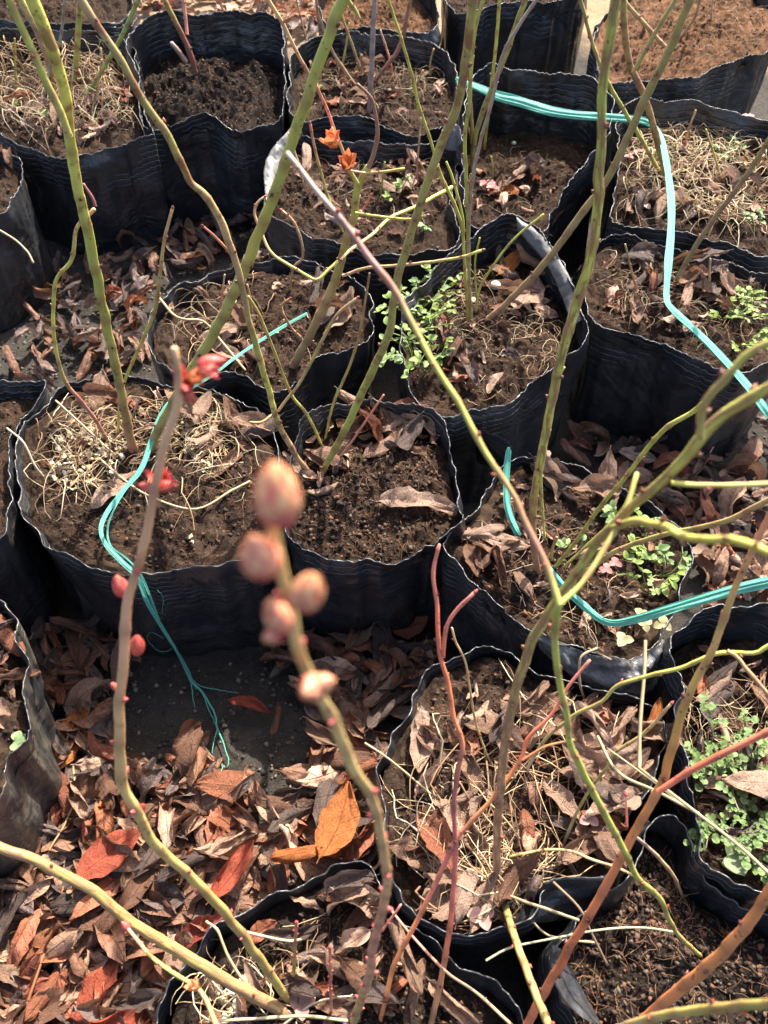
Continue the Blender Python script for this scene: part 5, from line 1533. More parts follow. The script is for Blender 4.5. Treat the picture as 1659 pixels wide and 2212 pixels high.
bag_litter('O', [(80, 960), (180, 860), (330, 850), (560, 920), (560, 1060), (300, 1020), (120, 1090)], 60, 'leaf scraps at the foot of the speckled cane', 12, (0.01, 0.03))
bag_litter('P', [(650, 960), (760, 890), (930, 900), (950, 980), (760, 1010), (660, 1080)], 50, 'leaf scraps behind the blurred buds', 13, (0.012, 0.035))
bag_litter('V', [(-80, 1340), (30, 1350), (40, 1590), (-60, 1640)], 30, 'leaf scraps in the mud-streaked bag', 14)
bag_litter('I', [(1020, 370), (1220, 360), (1170, 470), (1030, 460)], 22, 'leaf scraps on the sunlit part of the shaded bag', 15)
def grit():
    rnd = random.Random(9)
    J = Join()
    octa = [(1, 0, 0), (-1, 0, 0), (0, 1, 0), (0, -1, 0), (0, 0, 1), (0, 0, -1)]
    of = [(0, 2, 4), (2, 1, 4), (1, 3, 4), (3, 0, 4), (2, 0, 5), (1, 2, 5), (3, 1, 5), (0, 3, 5)]
    for k in range(4600):
        uv = sample(rnd, (GAP, GAP, [(0, 560), (600, 470), (600, 560), (330, 800), (0, 830)], [(1230, 930), (1700, 900), (1700, 1310), (1380, 1080)])[k % 4])
        p = at_z(uv[0], uv[1], 0.0)
        if in_bag(p.x, p.y):
            continue
        sz = rnd.choice([0.0008, 0.001, 0.0014, 0.002, 0.003, 0.0045])
        d = min(0.010 * noise.fractal((p.x * 7, p.y * 7, 3.1), 0.8, 2.0, 5) - 0.004, 0.006)
        mt = Matrix.Translation((p.x, p.y, d + sz * 0.15)) @ Matrix.Rotation(rnd.uniform(0, 6), 4, Vector((rnd.random(), rnd.random(), rnd.random() + 0.1)).normalized())
        J.add([mt @ Vector((q[0] * sz * rnd.uniform(0.6, 1.4), q[1] * sz * rnd.uniform(0.6, 1.4), q[2] * sz * rnd.uniform(0.5, 1))) for q in octa], of,
              rnd.choice([(0.05, 0.045, 0.04), (0.07, 0.06, 0.05), (0.10, 0.085, 0.065), (0.16, 0.13, 0.10), (0.035, 0.03, 0.027)]))
    o = J.build('grit', M['scrap'])
    o['kind'] = 'stuff'
    tag(o, 'crumbs of earth scattered on the bare ground', 'earth crumbs')
grit()

# ---------------------------------------------------------------- dry straw
STRAW = [(0.48, 0.34, 0.18), (0.56, 0.43, 0.25), (0.36, 0.23, 0.12), (0.28, 0.16, 0.08), (0.22, 0.13, 0.075), (0.60, 0.50, 0.33)]
def strand(rnd, x, y, z, ln, lift, r, curl):
    a = rnd.uniform(0, 6.28)
    pts = []
    n = 9
    px, py = x, y
    c = rnd.uniform(-curl, curl)
    for e in range(n):
        f = e / (n - 1)
        pts.append((px, py, z + lift * math.sin(math.pi * f) * rnd.uniform(0.85, 1.15) + 0.001))
        px += math.cos(a) * ln / n
        py += math.sin(a) * ln / n
        a += c / n + (rnd.uniform(-1.1, 1.1) if rnd.random() < 0.22 else rnd.uniform(-0.15, 0.15))
    r *= rnd.choice([0.5, 0.7, 0.85, 1.1])
    return tube(pts, [r * (1 - 0.6 * e / n) for e in range(n)], 4, False)
def tangle(key, poly, n, label, seed, ln=(0.04, 0.12), lift=(0.002, 0.022), r=(0.0004, 0.0009), curl=3.0, cols=STRAW):
    rnd = random.Random(seed)
    b = BAGS[key]
    J = Join()
    for _ in range(n):
        uv = sample(rnd, poly)
        p = at_z(uv[0], uv[1], b.zs + 0.005)
        for _try in range(8):
            V, F, _, _ = strand(rnd, p.x, p.y, b.zs + 0.004, rnd.uniform(*ln), rnd.uniform(*lift), rnd.uniform(*r), curl)
            if inside(b.outline, V[-1][0], V[-1][1]) and inside(b.outline, V[18][0], V[18][1]):
                break
        else:
            continue
        J.add(V, F, rnd.choice(cols))
    o = J.build('dry_straw', M['straw'])
    o['kind'] = 'stuff'
    tag(o, label, 'straw')
tangle('O', [(75, 940), (180, 860), (330, 860), (480, 900), (560, 940), (520, 1050), (300, 1010), (120, 1080)], 330, 'tangled pale straw round the speckled cane', 1, r=(0.0004, 0.0010))
tangle('A', [(-30, 120), (260, 110), (300, 230), (250, 290), (0, 280)], 270, 'tangled straw filling the back bag', 2, (0.05, 0.16), (0.005, 0.05), (0.0006, 0.0012))
tangle('L', [(1350, 250), (1520, 230), (1660, 290), (1680, 480), (1500, 480), (1370, 430)], 520, 'thick mat of curled straw in the right-hand back bag', 3, (0.04, 0.13), (0.004, 0.03), (0.0006, 0.0013), 3.0, STRAW[:3] + STRAW[5:])
tangle('R', [(900, 1640), (1100, 1560), (1340, 1620), (1250, 1880), (1100, 1990), (920, 1960), (870, 1800)], 150, 'loose straw lying over the leaves round the peeling cane', 4, (0.05, 0.14), (0.004, 0.022), (0.0006, 0.0011), 1.8)
tangle('R', [(1030, 1840), (1120, 1840), (1180, 1930), (1090, 1970), (1000, 1930)], 60, 'ring of straw at the foot of the peeling cane', 5, (0.04, 0.1), (0.003, 0.02), (0.0006, 0.0011), 2.5)
tangle('U', [(420, 2080), (620, 2020), (720, 2100), (700, 2240), (450, 2240)], 46, 'wisps of straw round the yellow canes', 6, (0.04, 0.1), (0.004, 0.02))
tangle('J', [(900, 620), (1020, 600), (1040, 720), (950, 780)], 80, 'fine straw among the chickweed', 7, (0.03, 0.09), (0.003, 0.03), (0.0003, 0.0006))
tangle('J', [(1040, 700), (1200, 680), (1220, 760), (1090, 860), (1000, 870)], 130, 'short straw on the soil beside the chickweed', 17, (0.02, 0.06), (0.002, 0.008), (0.0003, 0.0006))
tangle('N', [(340, 650), (560, 600), (620, 700), (560, 800), (390, 790)], 40, 'straw wisps beside the teal string end', 8, (0.04, 0.12), (0.003, 0.02))
tangle('Q', [(1000, 1150), (1180, 1120), (1400, 1280), (1330, 1400), (1150, 1340)], 60, 'fine straw on the soil where the tape dips', 9, (0.02, 0.07), (0.002, 0.012), (0.0003, 0.0006))
tangle('K', [(1310, 570), (1600, 600), (1660, 720), (1500, 720), (1330, 690)], 150, 'straw scraps among the curled leaves', 10, (0.03, 0.09), (0.002, 0.014), (0.0003, 0.0007))
tangle('S', [(1470, 1480), (1660, 1500), (1680, 1620), (1480, 1620)], 70, 'pale straw behind the lobed weeds', 12, (0.03, 0.09), (0.002, 0.016), (0.0003, 0.0006))
tangle('D', [(620, 340), (950, 340), (930, 480), (680, 480)], 75, 'thin straw behind the open buds', 13, (0.03, 0.08), (0.002, 0.012), (0.0003, 0.0006))
tangle('F', [(640, 110), (960, 120), (960, 250), (680, 240)], 120, 'straw wisps round the grey stake', 14, (0.03, 0.1), (0.002, 0.02), (0.0003, 0.0006))
tangle('I', [(1010, 300), (1230, 330), (1180, 460), (1020, 470)], 26, 'thin straw on the shaded bag soil', 15, (0.02, 0.07), (0.002, 0.01), (0.0003, 0.0006))
tangle('M', [(1330, 40), (1650, 10), (1640, 110), (1400, 160)], 70, 'fine reddish fibres over the soil mound', 16, (0.02, 0.08), (0.002, 0.012), (0.0003, 0.0006))

def flower_scraps(key, poly, n, label, seed):
    rnd = random.Random(seed)
    b = BAGS[key]
    J = Join()
    for _ in range(n):
        uv = sample(rnd, poly)
        p = at_z(uv[0], uv[1], b.zs + 0.005)
        for k in range(rnd.randint(1, 4)):
            V, F, _ = LEAF['cupped'][rnd.randrange(7)]
            s = rnd.uniform(0.005, 0.011)
            m = np.array(leaf_matrix(rnd, p.x + rnd.uniform(-.004, .004), p.y + rnd.uniform(-.004, .004), b.zs + rnd.uniform(0.004, 0.012), s, rnd.uniform(0, 6), 1.0, V) @ Matrix.Diagonal((1, 1.9, 1.3, 1)))
            J.add(V @ m[:3, :3].T + m[:3, 3], F, rnd.choice([(0.62, 0.52, 0.33), (0.55, 0.42, 0.24), (0.66, 0.60, 0.46), (0.45, 0.33, 0.18)]))
    o = J.build('withered_flowers', M['straw'])
    o['kind'] = 'stuff'
    tag(o, label, 'flowers')
flower_scraps('O', [(120, 940), (230, 930), (270, 1000), (180, 1070), (110, 1040)], 75, 'cream withered flowers heaped beside the speckled cane', 1)
flower_scraps('O', [(370, 900), (440, 930), (470, 1000), (440, 1030), (370, 950)], 55, 'cream withered flowers near the open crimson buds', 2)
flower_scraps('U', [(460, 2140), (540, 2120), (560, 2180), (480, 2210)], 16, 'pale crumpled flower scraps under the yellow cane', 3)
flower_scraps('O', [(395, 1170), (425, 1165), (425, 1190), (395, 1190)], 2, 'tiny cream flowers alone on bare soil behind the budded twig', 4)
flower_scraps('M', [(1500, 30), (1570, 30), (1570, 80), (1500, 80)], 7, 'white flower scraps on the reddish mound', 5)

def straw_piece(pts, label, w, col, t0=None, t1=None, zs=None):
    pos = []
    for i, (u, v) in enumerate(pts):
        f = i / (len(pts) - 1)
        t = t_at_z(u, v, zs[i]) if zs is not None else t0 * (1 - f) + t1 * f
        p = at_t(u, v, t)
        pos.append((p.x, p.y, p.z, w * t / FPX / 2))
    S = catmull(pos, 26)
    V, F, UV, _ = tube(S[:, :3], S[:, 3], 6, True, 0.3, len(label))
    o = put('straw_stalk', V, F, M['straw'], cols=np.tile(np.array(col) * 0.66, (len(V), 1)))
    tag(o, label, 'straw', 'single straw stalks')
SW = (0.66, 0.52, 0.28)
straw_piece([(1394, 1383), (1392, 1450), (1383, 1560), (1382, 1650), (1392, 1668), (1500, 1752), (1600, 1830), (1659, 1885), (1700, 1920)], 'long bent pale straw crossing the thick red cane', 8, SW, t0=0.66, t1=0.60)
straw_piece([(1290, 1590), (1335, 1668), (1420, 1710), (1510, 1758)], 'pale straw joining the long bent one behind the red cane', 7, SW, t0=0.68, t1=0.625)
straw_piece([(1310, 1615), (1400, 1680), (1470, 1735)], 'thin yellow straw beneath the red cane fork', 4, SW, t0=0.68, t1=0.64)
straw_piece([(1050, 2075), (1100, 2048), (1180, 2030), (1300, 2008), (1390, 2004), (1460, 2014)], 'pale straw arching over the front of the leafy bag', 5, (0.60, 0.55, 0.33), t0=0.68, t1=0.70)
straw_piece([(1075, 1925), (1140, 1950), (1200, 1970), (1250, 1988)], 'straw poking forward from the foot of the peeling cane', 7, SW, zs=[.18, .2, .2, .2])
straw_piece([(1195, 1905), (1250, 1960), (1275, 2010), (1312, 2085)], 'brown bent straw falling over the leafy bag rim', 6, (0.38, 0.25, 0.14), zs=[.2, .2, .19, .17])
straw_piece([(1145, 1985), (1180, 2018), (1230, 2030), (1288, 2036)], 'short straw below the leafy bag rim', 5, SW, zs=[.18, .17, .17, .16])
straw_piece([(1290, 1400), (1255, 1420), (1252, 1470), (1262, 1510)], 'kinked straw hanging over the shiny lip', 6, (0.45, 0.33, 0.19), zs=[.21, .21, .19, .17])
straw_piece([(1270, 1400), (1300, 1415), (1320, 1425)], 'short straw on the shiny lip', 4, (0.45, 0.33, 0.19), zs=[.21, .205, .205])
straw_piece([(788, 1605), (830, 1632), (880, 1672), (930, 1715)], 'pale straw leaning on the side rim of the leafy bag', 5, SW, zs=[.2, .2, .185, .18])
straw_piece([(345, 645), (375, 680), (400, 690), (440, 695), (480, 740), (530, 800)], 'knotted straw lying over the wavy-rimmed bag', 6, (0.50, 0.38, 0.2), zs=[.24, .235, .23, .22, .2, .19])
straw_piece([(120, 865), (180, 920), (240, 975), (262, 990)], 'straw slanting to the foot of the speckled cane', 5, (0.5, 0.4, 0.25), zs=[.215, .2, .185, .18])
straw_piece([(15, 925), (50, 955), (75, 1005), (95, 1030)], 'pale straw over the side rim of the round bag', 5, (0.6, 0.5, 0.34), zs=[.22, .215, .195, .18])
straw_piece([(215, 990), (260, 1030), (320, 1070), (420, 1100), (500, 1060), (540, 1040)], 'long curved straw behind the budded twig in the round bag', 5, SW, zs=[.185, .185, .185, .185, .185, .185])
straw_piece([(445, 1990), (470, 2010), (490, 2060), (520, 2110), (545, 2140)], 'pale straw looping behind the yellow cane', 6, SW, zs=[.2, .2, .19, .18, .17])
straw_piece([(500, 2005), (560, 2020), (620, 2032), (650, 2030)], 'pale straw behind the yellow canes at the bottom', 6, (0.65, 0.56, 0.36), zs=[.18, .18, .175, .17])
straw_piece([(470, 2205), (560, 2200), (660, 2195), (750, 2205)], 'thick pale straw across the bottom edge', 7, (0.68, 0.56, 0.30), zs=[.18, .18, .18, .18])
straw_piece([(158, 1655), (162, 1720), (140, 1780), (110, 1830), (95, 1870)], 'bent straw lying on the leaf litter below the mud-streaked bag', 5, (0.52, 0.35, 0.16), zs=[.03, .035, .035, .035, .03])
straw_piece([(95, 2060), (75, 2120), (60, 2170), (62, 2215)], 'orange-brown twig on the lowest litter corner', 7, (0.36, 0.16, 0.07), zs=[.04, .04, .035, .03])
straw_piece([(0, 498), (35, 520), (60, 545), (72, 568)], 'thin straw against the wall of the ridged edge bag', 5, (0.55, 0.42, 0.25), t0=1.12, t1=1.12)

# ---------------------------------------------------------------- weeds
def ovate(name, col, tipc, w=0.3, lobes=0, cup=0.25):
    """a small green leaf along +X; lobes: pairs of rounded side lobes below a broad end lobe"""
    V, F, C = [], [], []
    nx, ns = (25 if lobes else 9), 5
    for i in range(nx):
        x = i / (nx - 1)
        hw = w * math.sin(math.pi * (x ** 0.85) * 0.985 + 0.03) ** 0.8 + 0.008
        if lobes:
            if x < 0.58:
                hw = w * (0.07 + 0.62 * (0.45 + 0.55 * x / 0.58) * abs(math.sin(math.pi * lobes * x / 0.58)) ** 0.7)
            else:
                hw = w * (0.07 + 0.95 * max(0.0, math.sin(math.pi * (x - 0.58) / 0.42)) ** 0.55 * (1 + 0.10 * math.cos((x - 0.58) * 60)))
        for j in range(ns):
            s = j / (ns - 1) * 2 - 1
            fwd = 0.05 * abs(s) if lobes else 0
            V.append((x + fwd, s * hw, cup * abs(s) * hw - 0.16 * x * x + 0.02 * math.sin(x * 17 + s * 3)))
            k = 0.75 + 0.25 * abs(s)
            C.append(tuple((col[c] * (1 - x) + tipc[c] * x) * k for c in range(3)))
    for i in range(nx - 1):
        for j in range(ns - 1):
            a = i * ns + j
            F.append((a, a + ns, a + ns + 1, a + 1))
    return make_mesh(name, V, F, M['green'], cols=C)
WL = {'chick': [ovate('chickweed_leaf', (0.19, 0.29, 0.045), (0.27, 0.38, 0.06), 0.27), ovate('chickweed_leaf', (0.16, 0.25, 0.05), (0.24, 0.34, 0.07), 0.31)],
      'blue': [ovate('rounded_leaf', (0.15, 0.25, 0.085), (0.20, 0.32, 0.11), 0.34), ovate('rounded_leaf', (0.17, 0.26, 0.065), (0.22, 0.32, 0.09), 0.30)],
      'lobed': [ovate('lobed_leaf', (0.14, 0.22, 0.06), (0.19, 0.29, 0.08), 0.25, 3), ovate('lobed_leaf', (0.13, 0.20, 0.06), (0.19, 0.28, 0.085), 0.26, 2), ovate('lobed_leaf', (0.12, 0.19, 0.055), (0.17, 0.26, 0.07), 0.24, 3)],
      'round': [ovate('round_leaf', (0.20, 0.28, 0.12), (0.24, 0.32, 0.15), 0.5)],
      'clover_red': [ovate('clover_leaflet', (0.33, 0.10, 0.10), (0.45, 0.17, 0.15), 0.42)],
      'clover_pink': [ovate('clover_leaflet', (0.46, 0.25, 0.20), (0.56, 0.34, 0.28), 0.46)],
      'clover_pale': [ovate('clover_leaflet', (0.32, 0.31, 0.14), (0.42, 0.38, 0.2), 0.46)]}
def weed(u, v, key, kind, n, size, label, seed, spread=0.03, height=0.02, stemc=(0.22, 0.28, 0.07), cat='weed', name='weed'):
    rnd = random.Random(seed)
    b = BAGS[key]
    p = at_z(u, v, b.zs + 0.004)
    base = Vector((p.x, p.y, b.soil_h(p.x, p.y) - 0.001))
    e = empty(name, base)
    tag(e, label, cat, 'small weeds in the bags')
    J = 0
    while J < n:
        a, ln = rnd.uniform(0, 6.28), spread * rnd.uniform(0.5, 1.1)
        hh = height * rnd.uniform(0.5, 1.3)
        pts = [base + Vector((math.cos(a + 0.25 * q) * ln * q / 4, math.sin(a + 0.25 * q) * ln * q / 4, hh * math.sin(q / 4 * 1.5))) for q in range(5)]
        V, F, UV, _ = tube([tuple(x) for x in pts], [0.0007] * 5, 4, False)
        put('stalk', V, F, M['green'], e, cols=np.tile(np.array(stemc), (len(V), 1)))
        for q in (2, 3, 4):
            for sgn in (1, -1):
                if J >= n:
                    break
                aa = a + sgn * (1.0 if q < 4 else 0.5) + rnd.uniform(-0.3, 0.3)
                s = size * rnd.uniform(0.65, 1.15)
                m = Matrix.Translation(pts[q]) @ Matrix.Rotation(aa, 4, 'Z') @ Matrix.Rotation(rnd.uniform(-0.7, 0.05), 4, 'Y') @ Matrix.Rotation(rnd.uniform(-0.4, 0.4), 4, 'X') @ Matrix.Scale(s, 4)
                inst('leaf', rnd.choice(WL[kind]), m, e)
                J += 1
    return e
def clover(u, v, key, kind, size, label, seed, n=1, h=0.012):
    rnd = random.Random(seed)
    b = BAGS[key]
    p = at_z(u, v, b.zs + 0.005)
    base = Vector((p.x, p.y, b.soil_h(p.x, p.y) - 0.001))
    e = empty('clover', base)
    tag(e, label, 'clover', 'clovers in the bags')
    for k in range(n):
        a0 = rnd.uniform(0, 6)
        tp = base + Vector((rnd.uniform(-1, 1) * size * 1.2 * (n > 1), rnd.uniform(-1, 1) * size * 1.2 * (n > 1), h * rnd.uniform(0.7, 1.3)))
        V, F, UV, _ = tube([tuple(base), tuple((base + tp) / 2 + Vector((0.001, 0, 0.002))), tuple(tp)], [0.0005] * 3, 4, False)
        put('stalk', V, F, M['green'], e, cols=np.tile(np.array((0.3, 0.15, 0.1)), (len(V), 1)))
        for q in range(3):
            m = Matrix.Translation(tp) @ Matrix.Rotation(a0 + q * 2.094, 4, 'Z') @ Matrix.Rotation(rnd.uniform(-0.35, 0.1), 4, 'Y') @ Matrix.Scale(size * rnd.uniform(0.85, 1.1), 4)
            inst('leaflet', WL[kind][0], m, e)
ch = [(905, 610, 22, 'tall chickweed sprig behind the red-brown cane'), (840, 690, 20, 'chickweed sprig at the outer edge of its bag'), (880, 720, 26, 'dense chickweed tuft beside the green middle cane'),
      (860, 790, 26, 'bright chickweed tuft at the front of its bag'), (925, 810, 14, 'low chickweed at the front rim behind the slanting twig'), (945, 650, 16, 'chickweed between the thin canes and the middle cane'),
      (800, 680, 12, 'chickweed spilling over the rim towards the wavy bag')]
for i, (u, v, n, lab) in enumerate(ch):
    weed(max(u, 890), v, 'J', 'chick' if i % 3 else 'blue', int(n * 1.9), 0.0112, lab, 300 + i, 0.050 if u < 890 else 0.042, 0.034)
kw = [(1560, 690, 28, 'bright green chickweed clump beside the tape'), (1620, 680, 30, 'bright green chickweed clump at the right edge'), (1600, 740, 16, 'low chickweed near the front rim by the tape')]
for i, (u, v, n, lab) in enumerate(kw):
    weed(u, v, 'K', 'chick', int(n * 1.6), 0.0095, lab, 320 + i, 0.034, 0.024)
qw = [(1340, 1120, 18, 'blue-green weed under the arching green branch'), (1390, 1170, 20, 'low green weed below the blurred branch'), (1430, 1245, 20, 'green weed at the side rim near the tape'),
      (1390, 1280, 12, 'small green weed just above the tape'), (1240, 1195, 8, 'round-leaved weed at the foot of the green canes')]
for i, (u, v, n, lab) in enumerate(qw):
    weed(u, v, 'Q', 'blue' if i % 2 == 0 else 'chick', int(n * 1.7), 0.0098, lab, 340 + i, 0.034, 0.02)
sw = [(1520, 1640, 16, 'lobed weed just right of the thick red cane'), (1580, 1650, 22, 'lobed blue-green weed above the red branch'), (1600, 1700, 20, 'lobed weed with a purple stem below the red branch'),
      (1640, 1740, 18, 'broad lobed weed at the right edge'), (1570, 1800, 22, 'lobed weed at the inner side of the right bag'), (1620, 1830, 20, 'low lobed weed beside the long bent straw')]
for i, (u, v, n, lab) in enumerate(sw):
    weed(u, v, 'S', 'lobed', int(n * 2.0), 0.0155, lab, 360 + i, 0.036, 0.024, (0.22, 0.16, 0.13))
weed(1545, 1860, 'S', 'round', 4, 0.02, 'round-leaved seedling leaning over the rim of the right bag', 380, 0.02, 0.012, (0.3, 0.25, 0.2), 'seedling', 'seedling')
for i, (u, v, n, k, lab) in enumerate([(845, 445, 10, 'chick', 'small green seedling among leaves behind the green cane'), (880, 425, 8, 'chick', 'pale green seedling beside the slender twig'), (915, 500, 8, 'blue', 'seedling by the dark hollow of the rim')]):
    weed(u, v, 'D', k, n, 0.013, lab, 390 + i, 0.02, 0.02, cat='seedling', name='seedling')
for i, (u, v, n, lab) in enumerate([(1545, 290, 18, 'blue-green weed in the straw mat'), (1590, 320, 22, 'small-leaved weed in the straw mat by the edge'), (1560, 340, 14, 'low weed in the straw mat under the purple clover'), (1625, 510, 10, 'yellow-green weed at the front of the straw mat')]):
    weed(u, v, 'L', 'blue', int(n * 1.4), 0.0095, lab, 400 + i, 0.028, 0.02)
for i, (u, v, n, lab) in enumerate([(30, 240, 6, 'pale green seedling at the edge of the straw bag'), (95, 262, 4, 'seedling with two round leaves in the straw bag'), (98, 300, 4, 'seedling at the front rim of the straw bag'), (70, 225, 5, 'seedling behind the forking cane in the straw bag')]):
    weed(u, v, 'A', 'blue', n, 0.013, lab, 410 + i, 0.014, 0.012, cat='seedling', name='seedling')
weed(22, 1622, 'V', 'round', 4, 0.014, 'green seedling at the rim of the mud-streaked bag', 420, 0.012, 0.012, cat='seedling', name='seedling')
weed(1120, 265, 'I', 'chick', 4, 0.012, 'tiny green seedling in deep shade under the tape', 421, 0.014, 0.01, cat='seedling', name='seedling')
for i, (u, v, n, lab) in enumerate([(700, 160, 7, 'green seedling behind the thick green cane'), (760, 125, 7, 'green seedling beside the grey stake'), (690, 215, 6, 'bright seedling beside the budded twig')]):
    weed(u, v, 'F', 'chick', n, 0.012, lab, 425 + i, 0.02, 0.014, cat='seedling', name='seedling')
clover(1040, 1990, 'R', 'clover_pink', 0.013, 'pink three-leaved clover at the front rim of the leafy bag', 1)
clover(1282, 1782, 'R', 'clover_pink', 0.009, 'small pink clover on bare soil beyond the peeling cane', 2, 2, 0.02)
clover(1062, 415, 'I', 'clover_red', 0.012, 'red clover in the shaded bag beside the orange leaf', 3, 3)
clover(1395, 445, 'L', 'clover_pink', 0.012, 'pinkish clover at the inner rim of the straw mat', 4, 2)
clover(1368, 350, 'L', 'clover_red', 0.009, 'small red clover behind the reddish cane', 5, 2)
clover(1605, 290, 'L', 'clover_red', 0.012, 'purple clover among the blue-green weeds', 6, 1, 0.03)
clover(1342, 1392, 'Q', 'clover_pale', 0.011, 'pale green clover just behind the shiny lip', 7, 1)
clover(1425, 1360, 'Q', 'clover_pale', 0.011, 'pale clover at the corner of the shiny lip', 8, 1)
clover(1390, 1345, 'Q', 'clover_pale', 0.010, 'pale clover right under the tape', 9, 2)
clover(1310, 1240, 'Q', 'clover_red', 0.009, 'dark red clover above the tape', 10, 2)
clover(655, 2175, 'U', 'clover_pink', 0.012, 'pinkish clover at the foot of the yellow canes', 11, 1)
def pebble(u, v, key, size, col, label, seed):
    b = BAGS[key]
    p = at_z(u, v, b.zs + 0.006)
    V, F = [], []
    for i in range(7):
        for j in range(10):
            th, ph = math.pi * (i + 0.5) / 7, 2 * math.pi * j / 10
            d = Vector((math.sin(th) * math.cos(ph), math.sin(th) * math.sin(ph), math.cos(th) * 0.8))
            V.append(Vector((p.x, p.y, b.zs + 0.006 + size * 0.6)) + d * size * (1 + 0.18 * noise.noise(d * 2 + Vector((seed, 0, 0)))))
    for i in range(6):
        for j in range(10):
            F.append((i * 10 + j, (i + 1) * 10 + j, (i + 1) * 10 + (j + 1) % 10, i * 10 + (j + 1) % 10))
    F.append(tuple(range(10))); F.append(tuple(range(69, 59, -1)))
    o = put('pebble', V, F, M['scrap'], cols=np.tile(np.array(col), (len(V), 1)))
    tag(o, label, 'pebble', 'pale pebbles')
pebble(1070, 622, 'J', 0.0075, (0.75, 0.74, 0.72), 'smooth white pebble behind the leaning olive cane', 1)
pebble(1110, 312, 'I', 0.004, (0.6, 0.58, 0.48), 'small pale pebble in the shaded bag', 2)

# ---------------------------------------------------------------- teal twine
def ribbon(parent, pts, w, name, seed=0, twist=0.0, fold=0.35, shift=(0, 0, 0)):
    """pts (u, v, z, width factor)"""
    P = []
    for u, v, z, q in pts:
        p = at_z(u, v, z)
        P.append((p.x + shift[0], p.y + shift[1], p.z + shift[2], w * q))
    n = 110
    S = catmull(P, n)
    T = np.gradient(S[:, :3], axis=0)
    T /= np.linalg.norm(T, axis=1)[:, None] + 1e-12
    V, F, UV = [], [], []
    m = 9
    d = 0
    for i in range(n):
        if i:
            d += np.linalg.norm(S[i, :3] - S[i - 1, :3])
        up = np.array([0.15, -0.62, 0.78])
        up = up / np.linalg.norm(up)
        a = twist * math.sin(d * 9 + seed) + 0.35 * noise.noise((d * 14, seed, 0))
        s = np.cross(T[i], up)
        s /= np.linalg.norm(s) + 1e-9
        nn = np.cross(s, T[i])
        s, nn = s * math.cos(a) + nn * math.sin(a), nn * math.cos(a) - s * math.sin(a)
        for j in range(m):
            f = j / (m - 1) * 2 - 1
            ww = S[i, 3] * (1 + 0.12 * noise.noise((d * 30, seed, 3)))
            zz = fold * ww * (0.5 * math.cos(f * 4.2 + 2 * noise.noise((d * 10, seed, 8))) + 0.5 * noise.noise((d * 16, f * 2, seed)))
            V.append(S[i, :3] + s * f * ww / 2 + nn * zz)
            UV.append((d * 30, f))
    for i in range(n - 1):
        for j in range(m - 1):
            a = i * m + j
            F.append((a, a + m, a + m + 1, a + 1))
    return put(name, V, F, M['twine'], parent, uvs=UV)
e = empty('plastic_tape', at_z(1435, 640, 0.2))
tag(e, 'teal plastic tape stretched behind the tall cane and bending down over the right-hand bags', 'tape', 'teal plastic tapes')
A1 = [(985, 168, .262, 0.7), (1030, 185, .258, 1.2), (1075, 205, .256, 1.5), (1120, 217, .253, 1.7), (1180, 235, .25, 1.6), (1240, 245, .247, 1.2), (1300, 250, .245, 1.0), (1360, 254, .243, 0.9), (1400, 262, .24, 0.9),
      (1425, 290, .24, 1.0), (1440, 350, .238, 1.05), (1450, 430, .235, 1.2), (1450, 500, .23, 1.2), (1444, 570, .225, 1.15), (1440, 640, .215, 0.95), (1452, 665, .214, 0.95), (1500, 710, .212, 1.1),
      (1560, 770, .21, 1.1), (1610, 825, .205, 1.1), (1659, 890, .2, 1.1), (1740, 990, .16, 1.1)]
ribbon(e, A1, 0.0098, 'tape_strand', 1, 0.15, 0.22)
ribbon(e, [(u, v + 4, z - 0.001, q * 0.75) for u, v, z, q in A1], 0.0078, 'tape_strand', 2, 0.25, 0.25, (0.001, -0.001, -0.002))
e = empty('plastic_string', at_z(420, 1480, 0.0))
tag(e, 'teal plastic string draped over the round bag, its frayed end on the ground', 'string', 'teal plastic tapes')
B1 = [(664, 676, .222, 0.9), (600, 712, .222, 1.0), (540, 750, .22, 1.0), (500, 778, .222, 1.0), (455, 812, .228, 1.0), (400, 845, .226, 1.0), (368, 866, .226, 1.1), (345, 900, .218, 1.1), (325, 950, .208, 1.05), (305, 1010, .202, 1.1),
      (262, 1064, .2, 1.2), (232, 1105, .2, 1.2), (218, 1140, .2, 1.2), (228, 1175, .2, 1.15), (262, 1212, .202, 1.3), (296, 1246, .203, 1.3), (318, 1300, .165, 1.2), (350, 1355, .112, 1.0), (378, 1400, .07, 0.8), (398, 1440, .03, 0.7), (415, 1480, .008, 0.5)]
ribbon(e, B1, 0.0040, 'string_strand', 3, 0.3, 0.2)
ribbon(e, [(380, 862, .228, 0.6), (350, 898, .22, 0.6), (330, 955, .209, 0.6), (308, 1015, .203, 0.6), (270, 1060, .201, 0.6), (244, 1105, .201, 0.6), (232, 1145, .201, 0.6), (240, 1180, .201, 0.6), (272, 1205, .203, 0.7), (302, 1238, .206, 0.7),
           (325, 1290, .17, 0.7), (342, 1335, .13, 0.7), (362, 1378, .088, 0.6), (392, 1420, .045, 0.5), (410, 1455, .018, 0.5), (424, 1490, .008, 0.4)], 0.0036, 'string_strand', 4, 0.4, 0.2)
def fray(pts, w, parent):
    pos = [at_z(u, v, z) for u, v, z in pts]
    S = catmull(pos, 22)
    for i in range(1, 22):
        S[i] += 0.0012 * np.array([noise.noise((i * 0.6, w * 9000, 1)), noise.noise((i * 0.6, w * 9000, 5)), 0])
    V, F, UV, _ = tube(S, [w * (1 - 0.6 * i / 22) for i in range(22)], 4, True)
    put('frayed_fibre', V, F, M['twine'], parent, uvs=UV)
fray([(405, 1455, .02), (430, 1480, .008), (470, 1490, .007), (515, 1497, .007)], 0.0009, e)
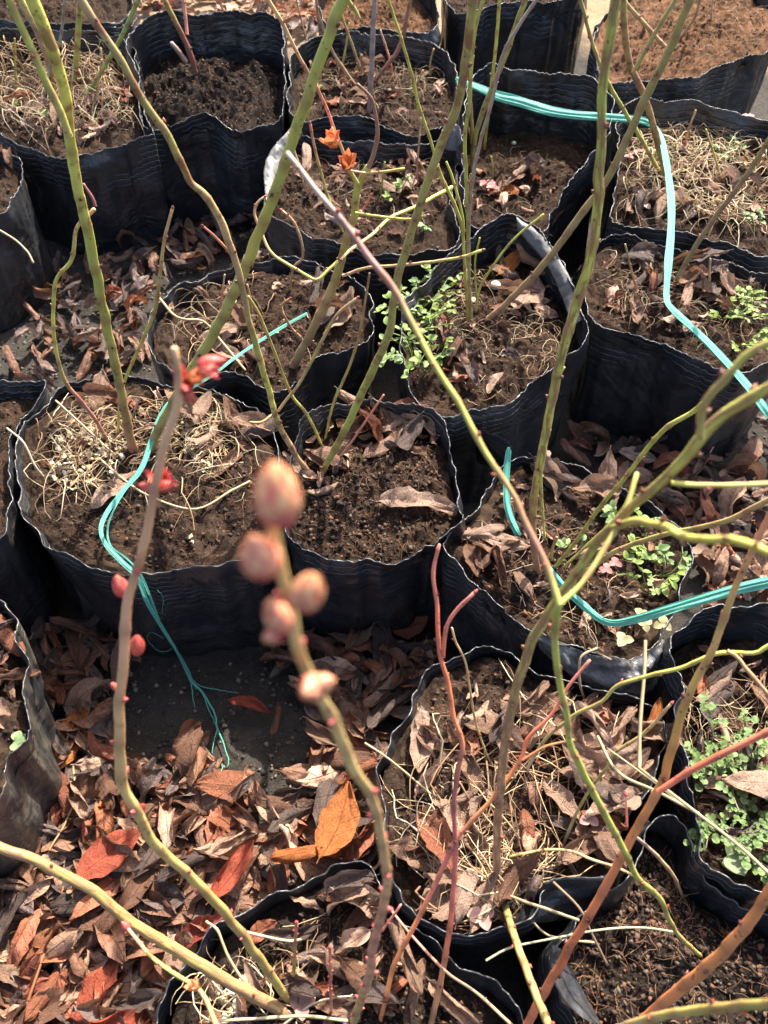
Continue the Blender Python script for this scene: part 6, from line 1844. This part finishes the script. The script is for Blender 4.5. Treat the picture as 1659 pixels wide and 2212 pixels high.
fray([(410, 1460, .018), (415, 1490, .008), (418, 1515, .007), (422, 1530, .007)], 0.0010, e)
fray([(412, 1470, .014), (440, 1500, .008), (462, 1540, .008), (470, 1575, .008), (485, 1610, .008), (494, 1640, .008), (490, 1660, .008)], 0.0016, e)
fray([(470, 1575, .009), (462, 1600, .008), (458, 1628, .008)], 0.0009, e)
fray([(412, 1468, .014), (436, 1496, .009), (450, 1530, .009), (468, 1570, .009)], 0.0010, e)
fray([(480, 1650, .03), (478, 1680, .04), (470, 1705, .04), (462, 1740, .035)], 0.0006, e)
fray([(372, 1402, .07), (350, 1408, .05), (330, 1395, .06), (318, 1378, .075), (325, 1366, .08), (340, 1372, .078), (355, 1380, .075)], 0.0005, e)
fray([(340, 1275, .18), (352, 1290, .165), (350, 1320, .145), (358, 1330, .13)], 0.0004, e)
e = empty('plastic_tape', at_z(1320, 1350, 0.18))
tag(e, 'teal plastic tape hooked on a black flap, dipping low before the right edge', 'tape', 'teal plastic tapes')
C1 = [(1099, 972, .222, 0.8), (1096, 1000, .21, 1.0), (1094, 1050, .195, 1.0), (1098, 1100, .185, 1.05), (1118, 1150, .178, 1.1), (1150, 1188, .175, 0.9), (1190, 1235, .178, 0.8), (1225, 1275, .182, 1.0), (1260, 1308, .182, 1.0), (1295, 1338, .182, 0.8),
      (1325, 1348, .183, 0.7), (1370, 1340, .19, 0.95), (1430, 1322, .205, 1.15), (1500, 1300, .212, 1.25), (1580, 1277, .216, 1.4), (1659, 1258, .22, 1.5), (1800, 1225, .22, 1.5)]
ribbon(e, C1, 0.0074, 'tape_strand', 5, 0.2, 0.22)
ribbon(e, [(u, v - 3, z + 0.001, q * 0.7) for u, v, z, q in C1], 0.0062, 'tape_strand', 6, 0.25, 0.25, (0, 0.001, 0.0015))

# leaves that would otherwise read alike are told apart by where they lie among their twins
twins = {}
for o in bpy.data.objects:
    if o.name.startswith('dead_leaf'):
        twins.setdefault(o['label'], []).append(o)
for lab, os_ in twins.items():
    if len(os_) < 2:
        continue
    os_.sort(key=lambda o: o.location.x)
    words = {2: ['leftmost', 'rightmost'], 3: ['leftmost', 'middle', 'rightmost'], 4: ['leftmost', 'second-from-left', 'second-from-right', 'rightmost']}.get(len(os_), ['%d' % i for i in range(len(os_))])
    for o, w in zip(os_, words):
        if not w.isdigit():
            o['label'] = ' '.join((w + ' ' + lab).split()[:16])
